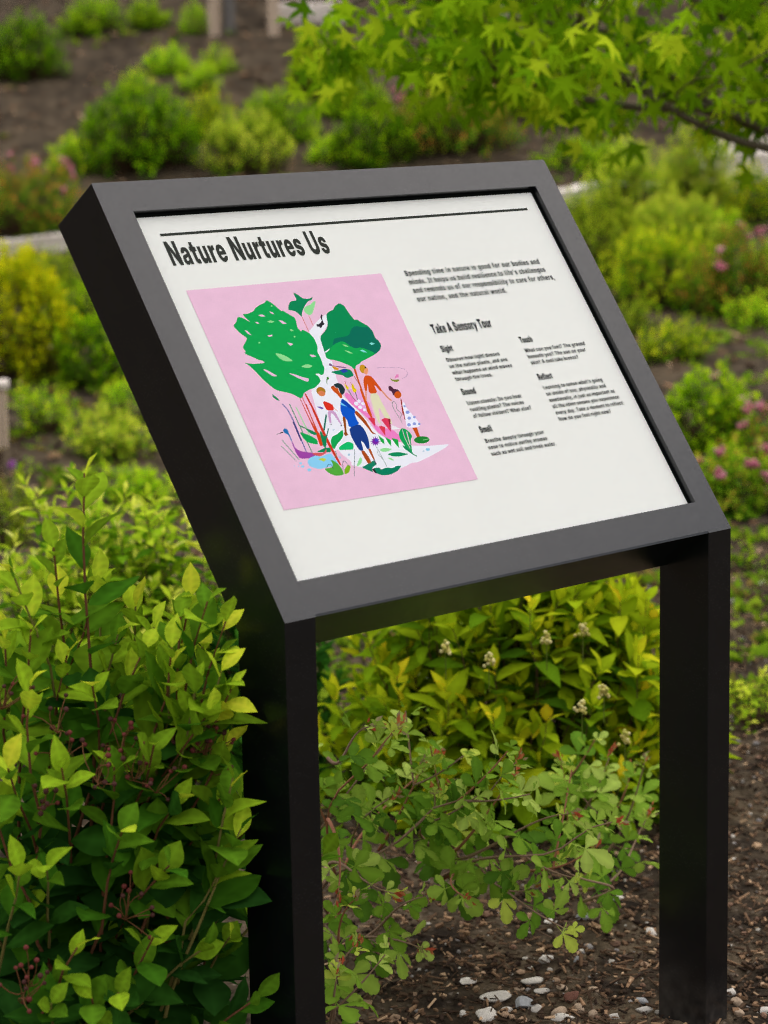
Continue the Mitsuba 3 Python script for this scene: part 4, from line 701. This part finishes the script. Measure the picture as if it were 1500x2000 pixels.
def grow(lv, rng, P, spacing, size, n_kinds, tones, span=.6, tip_ang=.45, low_ang=1.15, tip_scale=.45, skip=None, droop=.0, n_tones=None, pairs=1):
    """Leaves up a shoot P (polyline, root first): spiral, small and steep at the tip, larger and flatter below."""
    s = np.r_[0, np.cumsum(np.linalg.norm(np.diff(P, axis=0), axis=1))]; total = s[-1]; phi = rng.uniform(0, 6.28)
    pos = total
    while pos > total * (1 - span):
        q = (total - pos) / max(total * span, 1e-9)
        p = np.array([np.interp(pos, s, P[:, k]) for k in range(3)]); d = unit(np.array([np.interp(min(pos + .01, total), s, P[:, k]) - np.interp(max(pos - .01, 0), s, P[:, k]) for k in range(3)]))
        a, b = ortho(d)
        for w in range(pairs):
            ph = phi + w * 2 * math.pi / pairs
            out = a * math.cos(ph) + b * math.sin(ph)
            ang = tip_ang + (low_ang - tip_ang) * min(1, q * 1.6) + rng.normal(0, .14)
            ax = d * math.cos(ang) + out * math.sin(ang) - np.array([0, 0, droop * q])
            n = d * math.sin(ang) - out * math.cos(ang) + np.array([0, 0, .35]) + rng.normal(0, .22, 3)
            k = size * (tip_scale + (1 - tip_scale) * min(1, q * 2.6)) * rng.uniform(.68, 1.18)
            tn = tones(q, rng)
            if skip is None or not skip(p, p + unit(ax) * k): lv.add(p, ax, n, k, rng.integers(n_kinds), tn)
        phi += 2.4; pos -= spacing * rng.uniform(.75, 1.25) * (.5 + .5 * min(1, q * 3))
def near_post(p, t):
    for x0 in (0, W - WP):
        for q in (p, t, (p + t) / 2):
            if x0 - .006 < q[0] < x0 + WP + .006 and -.006 < q[1] < DP + .006 and q[2] < HB + .02: return True
    for q in (p, t, (p + t) / 2):
        r = q - P0; v, n = r @ UP, r @ NV
        if -.02 < q[0] < W + .02 and -.02 < v < LEN + .02 and -THK - .02 < n < .02: return True
    return False

# ---- berry shrub in front of the left post
rng = np.random.default_rng(11)
shrub = thing('berry_shrub', 'tall glossy green shrub with small red berries growing against the left post of the sign', 'shrub')
kinds = [blade(rng, w, 5, 11, p_, .40, .26) for w, p_ in ((.56, .5), (.64, .58), (.68, .6), (.52, .5), (.60, .56), (.64, .55), (.48, .48))]
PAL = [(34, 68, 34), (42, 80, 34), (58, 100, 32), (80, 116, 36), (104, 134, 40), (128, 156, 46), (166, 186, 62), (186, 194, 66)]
ctr = world(3.16, -.50)
lv, roots = Leaves(), []
tips = [np.array(t) for t in SHOOTS]
while len(tips) < 92:
    d = rng.normal(0, 1, 3); d = d / np.linalg.norm(d) * rng.uniform(.35, 1.0) ** .6
    l, g, z = -.50 + d[0] * .42, 3.14 + d[1] * .36, .44 + d[2] * .42
    q = world(g, l); tips.append(np.array([q[0], q[1], max(z, .06)]))
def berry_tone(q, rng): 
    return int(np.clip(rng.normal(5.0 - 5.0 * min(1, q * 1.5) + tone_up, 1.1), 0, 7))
stems = []
for t in tips:
    base = np.array([*(ctr + rng.normal(0, .10, 2)), -.02])
    base[:2] += (t[:2] - base[:2]) * .25
    mid = base * .45 + t * .55; mid[:2] = base[:2] * .65 + t[:2] * .35 + rng.normal(0, .03, 2)
    u = np.linspace(0, 1, 12)[:, None]; P = base * (1 - u) ** 2 + 2 * u * (1 - u) * mid + t * u * u
    P[1:-1] += rng.normal(0, .004, (10, 3))
    if any(near_post(p, p) for p in P): continue
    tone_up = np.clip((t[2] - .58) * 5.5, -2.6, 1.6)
    ln = np.linalg.norm(np.diff(P, axis=0), axis=1).sum()
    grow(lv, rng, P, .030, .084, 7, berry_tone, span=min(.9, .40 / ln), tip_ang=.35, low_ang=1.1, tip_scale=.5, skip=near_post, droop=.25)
    col = (118, 74, 48) if rng.random() < .6 else (128, 116, 60)
    stems.append(tint(tube(P, np.linspace(.0042, .0013, 12), 5), col))
for m in stems: part(shrub, 'stem', shape(m, 'mat_bark'))
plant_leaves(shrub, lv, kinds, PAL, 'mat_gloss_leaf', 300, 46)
ball = trimesh.creation.icosphere(1, 1.0)
for b in BERRIES:
    b = np.array(b); ms = []
    b = b + np.append(D2 * .008, -.005); root = b + np.array([0, .012, -.028]) + rng.normal(0, .006, 3)
    for k in range(rng.integers(6, 11)):
        e = b + rng.normal(0, .018, 3)
        ms.append(tint(tube(spline([root, root * .4 + e * .6 + rng.normal(0, .004, 3), e], 5), .0007, 4), (122, 78, 48)))
        ms.append(tint((ball.vertices * .0034 * rng.uniform(.8, 1.15) + e, ball.faces), (112, 50, 44) if rng.random() < .5 else (78, 44, 38)))
    part(shrub, 'berry_cluster', shape(join(ms), 'mat_bark'))

# ---- low trifoliate shrub between the posts
rng = np.random.default_rng(23)
key = thing('low_shrub', 'low spreading shrub with lobed three part leaves and reddish buds between the two sign posts', 'shrub')
kinds = [trifoliate(rng) for _ in range(6)]
PAL = [(70, 102, 44), (88, 122, 50), (108, 138, 60), (130, 154, 80), (152, 170, 106), (168, 180, 98)]
lv = Leaves()
tone = lambda q, rng: int(np.clip(rng.normal(4.2 - 3.0 * q, 1.1), 0, 5))
twigs = []
for B in SUMAC:
    twigs.append((spline(B, 14), 1.0))
for _ in range(15):                                           # short side shoots off the drawn branches
    B = twigs[rng.integers(len(SUMAC))][0]; k = rng.integers(4, 13); p = B[k]
    d = unit(B[min(k + 1, 13)] - B[k - 1]) + rng.normal(0, .55, 3) + np.array([0, 0, .35]); ln = rng.uniform(.08, .17)
    twigs.append((np.array([p + unit(d) * ln * q + np.array([0, 0, .02 * q * q]) for q in np.linspace(0, 1, 6)]), .6))
for q, (P, w) in enumerate(twigs):
    if any(near_post(p, p) for p in P[2:]): P = np.array([p for p in P if not near_post(p, p)])
    if len(P) < 4: continue
    bare = q == 11
    c1, c2 = ((120, 96, 76), (150, 120, 96)) if q % 3 else ((110, 80, 62), (170, 112, 84))
    part(key, 'branch', shape(tint(tube(P, np.linspace(.0034 * w, .0012, len(P)), 5), c1 if bare else c2), 'mat_bark'))
    ln = np.linalg.norm(np.diff(P, axis=0), axis=1).sum()
    if not bare: grow(lv, rng, P, .027, .072, 6, tone, span=min(1., .22 / ln), tip_ang=.5, low_ang=1.25, tip_scale=.38, skip=near_post, droop=.15)
    if not bare and q < len(SUMAC):
        ms = []
        d = unit(P[-1] - P[-2])
        for k in range(9):
            e = P[-1] + d * rng.uniform(0, .016) + rng.normal(0, .004, 3)
            m = rhomb(.45); a, b = ortho(d + rng.normal(0, .5, 3)); ax = unit(d + rng.normal(0, .45, 3)); sd = unit(np.cross(ax, a)); nn = np.cross(sd, ax)
            v = (m[0] * rng.uniform(.010, .017)) @ np.stack([sd, ax, nn]) + e
            ms.append(tint((v, m[1]), [(196, 96, 66), (206, 128, 84), (170, 150, 110), (190, 172, 128)][rng.integers(4)]))
        part(key, 'bud', shape(join(ms), 'mat_leaf'))
plant_leaves(key, lv, kinds, PAL, 'mat_leaf', 300, 26)

# ---- yellow green bush behind the sign, leaves in whorls
def whorl_bush(key, rng, cx, cy, r, h, leaf, n_shoots, PAL, kinds, tones, n_parts, cell, bsdf='mat_leaf', ry=None, spacing=.016, ln=.13, squash=1.0):
    lv = Leaves(); gz0 = gz(cx, cy); ry = ry or r; stems = []
    for k in range(n_shoots):
        d = rng.normal(0, 1, 3); d[2] = abs(d[2]) * 1.1 - .15; d = unit(d)
        lump = .78 + .44 * float(meshkit.fbm(d * 2.1 + k * 0 + cx, 2, 9))
        rad = rng.uniform(.25, 1) ** .45 * lump
        q = D2 * d[1] * ry * rad + R2 * d[0] * r * rad
        t = np.array([cx + q[0], cy + q[1], gz0 + max(.04, h * (.28 + .72 * rad * max(d[2], 0)) if d[2] > 0 else h * .26)])
        t[2] = gz0 + max(.03, h * (.22 + .78 * d[2] * rad + rng.normal(0, .03)))
        root = np.array([cx + q[0] * .25, cy + q[1] * .25, gz0 - .01])
        dirn = unit(unit(t - root) * .7 + np.array([0, 0, .6]) + rng.normal(0, .2, 3))
        a = t - dirn * ln
        P = np.array([root, root * .5 + a * .5 + np.array([0, 0, .03 * h]), a, (a + t) / 2 + rng.normal(0, .004, 3), t])
        stems.append(tint(tube(spline(P, 9), np.linspace(.003, .001, 9), 4), (92, 70, 48)))
        grow(lv, rng, P[2:], spacing, leaf, len(kinds), tones, span=1.0, tip_ang=.4, low_ang=1.2, tip_scale=.5, skip=near_post, droop=.3)
    plant_leaves(key, lv, kinds, PAL, bsdf, n_parts, cell)
    part(key, 'stem', shape(join(stems), 'mat_bark'), kind='stuff')
rng = np.random.default_rng(31)
key = thing('flowering_shrub', 'dense yellow green shrub with narrow leaves and cream flower spikes seen between the posts', 'shrub')
kinds = [blade(rng, w, 3, 6, .5, .35, .3) for w in (.42, .48, .52, .45)]
PAL = [(60, 90, 24), (82, 112, 26), (108, 134, 28), (132, 150, 32), (154, 164, 36), (178, 176, 42), (200, 172, 44)]
whorl_bush(key, rng, 1.42, 1.02, .43, .66, .082, 330, PAL, kinds, lambda q, r: int(np.clip(r.normal(5.0 - 4.0 * q, 1.0), 0, 6)), 300, 30, ry=.32)
for b in RACEMES[:6] + RACEMES[7:8]:
    b = np.array(b); ms = []
    for k in range(22):
        t_ = rng.uniform(-.011, .013); e = b + np.array([*(rng.normal(0, .0034, 2) * (1.2 - t_ / .02)), t_])
        ms.append(tint((ball.vertices * .0036 + e, ball.faces), [(206, 190, 104), (186, 180, 84), (220, 206, 136)][rng.integers(3)]))
    ms.append(tint(tube([b - [0, 0, .06], b + [0, 0, .012]], .0012, 4), (104, 118, 40)))
    part(key, 'flower_spike', shape(join(ms), 'mat_bark'))
rng = np.random.default_rng(32)
key = thing('dark_shrub', 'dark green shrub in shade behind the left post, left of the yellow green shrub', 'shrub')
kinds = [blade(rng, w, 3, 5, .5, .3, .3) for w in (.5, .6)]
whorl_bush(key, rng, 1.20, 1.62, .22, .50, .055, 110, [(30, 66, 28), (42, 84, 34), (58, 104, 42), (80, 122, 52)], kinds, lambda q, r: int(np.clip(r.normal(2.2 - 2 * q, .8), 0, 3)), 60, 40, bsdf='mat_gloss_leaf')
rng = np.random.default_rng(33)
key = thing('variegated_shrub', 'pale edged yellow green shrub behind the tall berry shrub, left of the sign', 'shrub')
kinds = [blade(rng, w, 3, 5, .5, .35, .3) for w in (.34, .42)]
whorl_bush(key, rng, 1.09, 1.96, .39, .66, .062, 400, [(66, 104, 28), (96, 132, 34), (128, 156, 42), (160, 178, 60), (190, 194, 96), (206, 206, 132)], kinds, lambda q, r: int(np.clip(r.normal(4.2 - 3.4 * q, 1.1), 0, 5)), 200, 34, ry=.28)

# ---- shrubs on the slope
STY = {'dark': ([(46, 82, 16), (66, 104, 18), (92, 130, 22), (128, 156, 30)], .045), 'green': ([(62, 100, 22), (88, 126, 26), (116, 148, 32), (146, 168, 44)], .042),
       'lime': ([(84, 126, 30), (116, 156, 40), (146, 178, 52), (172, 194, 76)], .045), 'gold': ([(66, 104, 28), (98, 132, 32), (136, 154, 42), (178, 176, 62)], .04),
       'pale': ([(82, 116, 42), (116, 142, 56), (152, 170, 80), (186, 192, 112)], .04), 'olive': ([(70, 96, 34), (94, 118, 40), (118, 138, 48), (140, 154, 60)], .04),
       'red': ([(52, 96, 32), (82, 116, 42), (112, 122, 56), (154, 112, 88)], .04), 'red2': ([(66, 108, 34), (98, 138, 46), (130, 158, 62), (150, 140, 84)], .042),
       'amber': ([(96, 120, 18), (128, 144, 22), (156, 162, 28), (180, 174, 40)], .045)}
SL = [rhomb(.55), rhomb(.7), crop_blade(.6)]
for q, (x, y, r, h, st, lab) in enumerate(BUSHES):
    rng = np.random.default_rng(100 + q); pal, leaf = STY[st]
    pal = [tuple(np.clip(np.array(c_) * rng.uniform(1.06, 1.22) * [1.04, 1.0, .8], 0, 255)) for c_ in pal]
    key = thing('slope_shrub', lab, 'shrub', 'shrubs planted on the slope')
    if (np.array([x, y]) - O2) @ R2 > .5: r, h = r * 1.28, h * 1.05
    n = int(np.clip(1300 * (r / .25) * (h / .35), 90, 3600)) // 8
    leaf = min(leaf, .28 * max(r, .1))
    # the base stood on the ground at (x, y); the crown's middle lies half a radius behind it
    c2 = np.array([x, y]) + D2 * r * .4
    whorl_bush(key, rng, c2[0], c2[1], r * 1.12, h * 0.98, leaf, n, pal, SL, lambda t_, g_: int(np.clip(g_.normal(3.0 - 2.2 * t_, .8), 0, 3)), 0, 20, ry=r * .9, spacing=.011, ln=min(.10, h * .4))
    if st in ('red', 'red2'):
        for k in range(11 if r > .3 else 8):
            a, e = rng.uniform(0, 6.28), rng.uniform(.25, 1.2)
            p = np.array([*(c2 + r * .95 * math.cos(e) * np.array([math.cos(a), math.sin(a)])), gz(*c2) + h * (.3 + .75 * math.sin(e))]); ms = []
            for m_ in range(9):
                ms.append(tint((ball.vertices * rng.uniform(.006, .012) + p + rng.normal(0, .009, 3), ball.faces), [(190, 104, 120), (170, 96, 104), (200, 136, 140)][rng.integers(3)]))
            part(key, 'flower_head', shape(join(ms), 'mat_bark'))
# a single mauve flower on a thin stalk at the left
rng = np.random.default_rng(77)
key = thing('mauve_flower', 'single round mauve flower on a thin stalk above the bare soil at left', 'flower')
fx, fy = 2.50, 4.66; z0 = gz(fx, fy); ms = []
for k in range(46):
    d = unit(rng.normal(0, 1, 3)); m = rhomb(.5); a, b = ortho(d); ms.append(tint(((m[0] * .019) @ np.stack([np.cross(d, a), d, a]) + [fx, fy, z0 + .17], m[1]), (196, 130, 196)))
part(key, 'bloom', shape(join(ms), 'mat_leaf'))
part(key, 'stalk', shape(tint(tube([[fx, fy, z0 - .01], [fx + .006, fy, z0 + .09], [fx, fy, z0 + .17]], .0015, 5), (96, 120, 50)), 'mat_bark'))
# small weeds over the bare slope
rng = np.random.default_rng(78)
lv = Leaves()
for k in range(5200):
    g, l = 5.2 + 15 * rng.random() ** 1.3, rng.uniform(-3.4, 3.4); p = world(g, l); z0 = gz(*p)
    cover = float(meshkit.fbm(np.array([*p, 0.0]) * .9, 2, 21))
    if g > 13.6 and l < .8 and rng.random() > .16: continue                # the upper slope at left is nearly bare
    if cover < .42 and rng.random() > .15: continue
    n = rng.integers(5, 13); s = rng.uniform(.025, .065)
    for m_ in range(n):
        a = rng.uniform(0, 6.28); d = np.array([math.cos(a), math.sin(a), rng.uniform(.4, 1.8)])
        lv.add(np.array([*p, z0 - .004]) + rng.normal(0, .02, 3) * [1, 1, 0], d, [0, 0, 1] + rng.normal(0, .3, 3), s * rng.uniform(.6, 1.2), rng.integers(2), rng.choice(5, p=[.3, .3, .2, .1, .1]))
scene['low_weeds'] = shape(merged(*lv.arrays(), SL, [(84, 112, 36), (112, 142, 44), (140, 162, 56), (112, 108, 64), (136, 116, 84)]), 'mat_leaf'); labels['low_weeds'] = {'label': 'scattered low weeds on the bare soil of the slope', 'category': 'weeds', 'kind': 'stuff'}

# ---- tree at the upper right: trunk outside the frame, limbs reaching in over the slope
rng = np.random.default_rng(41)
tree = thing('star_leaf_tree', 'bright green tree with star shaped leaves reaching in at the upper right corner', 'tree')
def bark(P, r0, r1, sides=8):
    P = spline(P, 22); m = tube(P, np.linspace(r0, r1, len(P)), sides)
    return tint(m, (96, 84, 68))
tx = np.array(LIMBS[0][0][:2]); 
part(tree, 'trunk', shape(bark([[*tx, gz(*tx) - .05], [tx[0] + .02, tx[1], .7], [tx[0] - .02, tx[1] + .03, 1.6], [tx[0] + .02, tx[1], 2.7]], .06, .03, 10), 'mat_bark'))
pts = []
for q, B in enumerate(LIMBS):
    if q == 0: B = [[tx[0], tx[1], .95]] + [list(b) for b in B[1:]]
    P = spline(B, 24); pts.append(P)
    part(tree, 'limb', shape(tint(tube(P, np.linspace(.017 if q < 2 else .012, .004, 24), 7), (104, 92, 76)), 'mat_bark'))
pts = np.vstack(pts)
crown = sg.Polygon(CROWN); lv = Leaves(); kinds = [star_leaf(rng) for _ in range(5)]; twigs = []
PAL = [(76, 112, 20), (100, 136, 22), (122, 154, 28), (146, 172, 36), (170, 186, 50)]
minx, minz, maxx, maxz = crown.bounds
n = 0
while n < 240:
    l, z = rng.uniform(minx, maxx), rng.uniform(minz, maxz)
    if not crown.contains(sg.Point(l, z)): continue
    g = 6.1 + rng.normal(0, .3); q = world(g, l); p = np.array([*q, z]); n += 1
    near = pts[np.argmin(np.linalg.norm(pts - p, axis=1))]
    twigs.append(tint(tube(spline([near, near * .5 + p * .5 + [0, 0, .03], p], 6), np.linspace(.004, .0015, 6), 4), (120, 110, 70)))
    for k in range(rng.integers(5, 10)):
        e = p + rng.normal(0, .05, 3)
        a = rng.uniform(0, 6.28); ax = np.array([math.cos(a) * .7, math.sin(a) * .7, -rng.uniform(.2, 1.3)])
        lv.add(e, ax, np.array([math.cos(a) * .5, math.sin(a) * .5, .8]) + rng.normal(0, .8, 3), rng.uniform(.062, .098), rng.integers(5), int(np.clip(rng.normal(2.6, 1.1), 0, 4)))
part(tree, 'twig', shape(join(twigs), 'mat_bark'), kind='stuff')
plant_leaves(tree, lv, kinds, PAL, 'mat_leaf', 300, 30)

# ------------------------------------------------------------ path, stones and timber on the slope
path_strip('gravel_path', [4.35, 9.95], [9.15, 7.05], .42, .03, 'mat_limestone')
def block_stone(key_label, x, y, sx, sy, sz, rot, seed):
    r = np.random.default_rng(seed)
    m = trimesh.creation.box([2, 2, 2]).subdivide().subdivide().subdivide(); v = m.vertices
    v = v / np.maximum((np.abs(v) ** 8).sum(1, keepdims=True) ** .125, 1e-9)
    v = v * (1 + .16 * (meshkit.fbm(v * 1.5 + seed, 3, 2) - .5)[:, None]) * [sx, sy, sz]
    a, b = math.cos(rot), math.sin(rot); v = np.c_[v[:, 0] * a - v[:, 1] * b, v[:, 0] * b + v[:, 1] * a, v[:, 2]] + [x, y, gz(x, y) + sz * .55]
    k = thing('limestone_block', key_label, 'stone block', 'pale stone blocks on the slope'); scene[k] = mikit.ply((v, m.faces), 'mat_limestone', smooth=40)
RT = math.atan2(R2[1], R2[0])
block_stone('pale limestone block at the right edge under the tree branches, lower of the two', *BLK1, .30, .16, .10, RT, 3)
block_stone('pale limestone block at the right edge under the tree branches, upper of the two', *BLK2, .24, .16, .13, RT + .1, 4)
block_stone('low grey stone block right of the timber posts at the top of the slope', 9.78, 11.80, .28, .16, .09, RT, 5)
block_stone('pale stone block at the top of the slope behind the tree leaves, middle one', 11.05, 11.0, .26, .16, .09, RT + .05, 6)
block_stone('pale stone block at the top of the slope behind the tree leaves, right hand one', 11.75, 10.55, .3, .16, .1, RT, 7)
def rbox(sx, sy, sz, r=.01):
    return m3.Manifold.hull_points(np.array([[a * (sx / 2 - u), b * (sy / 2 - v_), c_ * (sz / 2 - w_)] for a in (-1, 1) for b in (-1, 1) for c_ in (-1, 1) for u, v_, w_ in ((0, r, r), (r, 0, r), (r, r, 0))]))
def timber(label, x, y, w, h, bsdf, cap=False):
    k = thing('timber_post', label, 'post', 'timber posts on the slope'); z = gz(x, y)
    part(k, 'shaft', mikit.ply(rbox(w, w, h + .2, .006).rotate([0, 0, math.degrees(RT) + 8]).translate([x, y, z + h / 2 - .1]), bsdf))
    if cap: part(k, 'cap', mikit.ply(rbox(w * 1.22, w * 1.22, .03, .006).rotate([0, 0, math.degrees(RT) + 8]).translate([x, y, z + h + .016]), 'mat_limestone'), label='pale weathered cap')
timber('pale timber post at the top of the slope, left one of the group of three', 9.04, 12.01, .085, .9, 'mat_wood')
timber('grey weathered timber post between the two pale ones at the top of the slope', 9.16, 11.98, .085, .9, 'mat_grey_wood')
timber('pale timber post at the top of the slope, right one of the group of three', 9.37, 11.71, .085, .9, 'mat_wood')
timber('short timber post with a pale cap at the left edge of the photograph', 3.02, 5.62, .11, .235, 'mat_wood', True)

# ------------------------------------------------------------ stones, gravel and bark mulch on the bed
rng = np.random.default_rng(51)
def pebble_mesh(r, seed, flat_=.65):
    m = trimesh.creation.icosphere(2, 1.0); v = m.vertices
    q = np.random.default_rng(seed)
    for _ in range(9):                                         # cut facets
        n = unit(q.normal(0, 1, 3)); o = q.uniform(.55, .9); d = v @ n; v = v - np.maximum(d - o, 0)[:, None] * n
    v = v * (1 + .10 * (meshkit.noise(v * 2.2 + seed, 2) - .5))[:, None]
    return v * [r * q.uniform(1, 1.25), r * q.uniform(.7, .95), r * flat_ * q.uniform(.75, 1.1)], m.faces
def turned(v, a): return np.c_[v[:, 0] * math.cos(a) - v[:, 1] * math.sin(a), v[:, 0] * math.sin(a) + v[:, 1] * math.cos(a), v[:, 2]]
STONE_COL = [(214, 204, 188), (156, 155, 152), (186, 160, 132), (122, 82, 66)]
for q, (x, y, r, k, lab) in enumerate(STONES):
    v, f = pebble_mesh(r * 1.22, 200 + q, .38 if 'flat' in lab else .66); v = turned(v, rng.uniform(0, 3.1) if 'flat' not in lab else RT + .35)
    col = np.array(STONE_COL[k]) * rng.uniform(.9, 1.06); v = v + [x, y, gz(x, y) + r * .34]
    shade = lin(np.clip(col, 0, 255))[None] * (.78 + .5 * meshkit.fbm(v * 160, 3, 8))[:, None]
    key = thing('stone', lab, 'stone', 'stones lying on the mulch'); scene[key] = shape((v, f, np.clip(shade, 0, .9)), 'mat_pebble', True)
gr = []
for k in range(3400):
    g, l = 3.0 + 4.2 * rng.random() ** 1.3, rng.uniform(-.15, 1.6); x, y = world(g, l); r = rng.gamma(2.0, .0014) + .0015
    m = trimesh.creation.icosphere(0, 1.0); v = turned(m.vertices * [r, r * rng.uniform(.6, 1), r * rng.uniform(.4, .8)], rng.uniform(0, 3)) + [x, y, gz(x, y) + r * .3]
    gr.append(tint((v, m.faces), np.array([(206, 196, 178), (158, 150, 142), (178, 146, 116), (130, 100, 80)][rng.integers(4)]) * rng.uniform(.8, 1.1)))
scene['gravel'] = shape(join(gr), 'mat_chip', False); labels['gravel'] = {'label': 'fine pale gravel scattered over the mulch between and beyond the posts', 'category': 'gravel', 'kind': 'stuff'}
N = 40000
g = 3.0 + 4.5 * rng.random(N) ** 1.4; l = rng.uniform(-.25, 1.6, N) * np.clip(g / 4.5, .8, 1.5); xy = world(g, l * 0) + l[:, None] * R2
g[30000:] = 6.5 + 13 * rng.random(N - 30000); xy[30000:] = world(g[30000:], 0) + rng.uniform(-3.2, 3.2, (N - 30000, 1)) * R2          # coarser litter over the slope
ln, wd = rng.gamma(1.6, .0052, N) + .004, rng.gamma(2.5, .0012, N) + .0018
ln[30000:] *= 3.2; wd[30000:] *= 3.6
box = np.array([[x, y, z] for x in (-.5, .5) for y in (-.5, .5) for z in (-.5, .5)]); bf = np.array([[0, 1, 3], [0, 3, 2], [4, 6, 7], [4, 7, 5], [0, 4, 5], [0, 5, 1], [2, 3, 7], [2, 7, 6], [0, 2, 6], [0, 6, 4], [1, 5, 7], [1, 7, 3]])
yaw, pit, rol = rng.uniform(0, 6.28, N), rng.normal(0, .3, N), rng.normal(0, .6, N)
ax = np.stack([np.cos(yaw) * np.cos(pit), np.sin(yaw) * np.cos(pit), np.sin(pit)], 1); sd = unit(np.cross(ax, np.stack([0 * rol, np.sin(rol), np.cos(rol)], 1))); nn = np.cross(sd, ax)
zz = ground_z(xy)
taper = 1 - .5 * (box[:, 0] > 0)
v = np.concatenate([xy, (zz + .002 + rng.exponential(.003, N))[:, None]], 1)[:, None, :] + box[None, :, :1] * (ax * ln[:, None])[:, None] + (box[:, 1] * taper)[None, :, None] * (sd * wd[:, None])[:, None] + box[None, :, 2:] * (nn * (wd * .5)[:, None])[:, None]
cols = np.array([lin(c_) for c_ in [(60, 46, 34), (78, 60, 45), (98, 75, 55), (124, 97, 72), (158, 130, 100), (50, 38, 30), (40, 31, 24)]])
cc = cols[rng.choice(7, N, p=[.22, .2, .16, .12, .06, .14, .10])] * rng.uniform(1.0, 2.2, (N, 1))
scene['bark_mulch'] = shape((v.reshape(-1, 3), (bf[None] + (np.arange(N) * 8)[:, None, None]).reshape(-1, 3), np.repeat(cc, 8, 0)), 'mat_chip', False)
labels['bark_mulch'] = {'label': 'dark brown shredded bark mulch covering the bed around the posts', 'category': 'mulch', 'kind': 'stuff'}
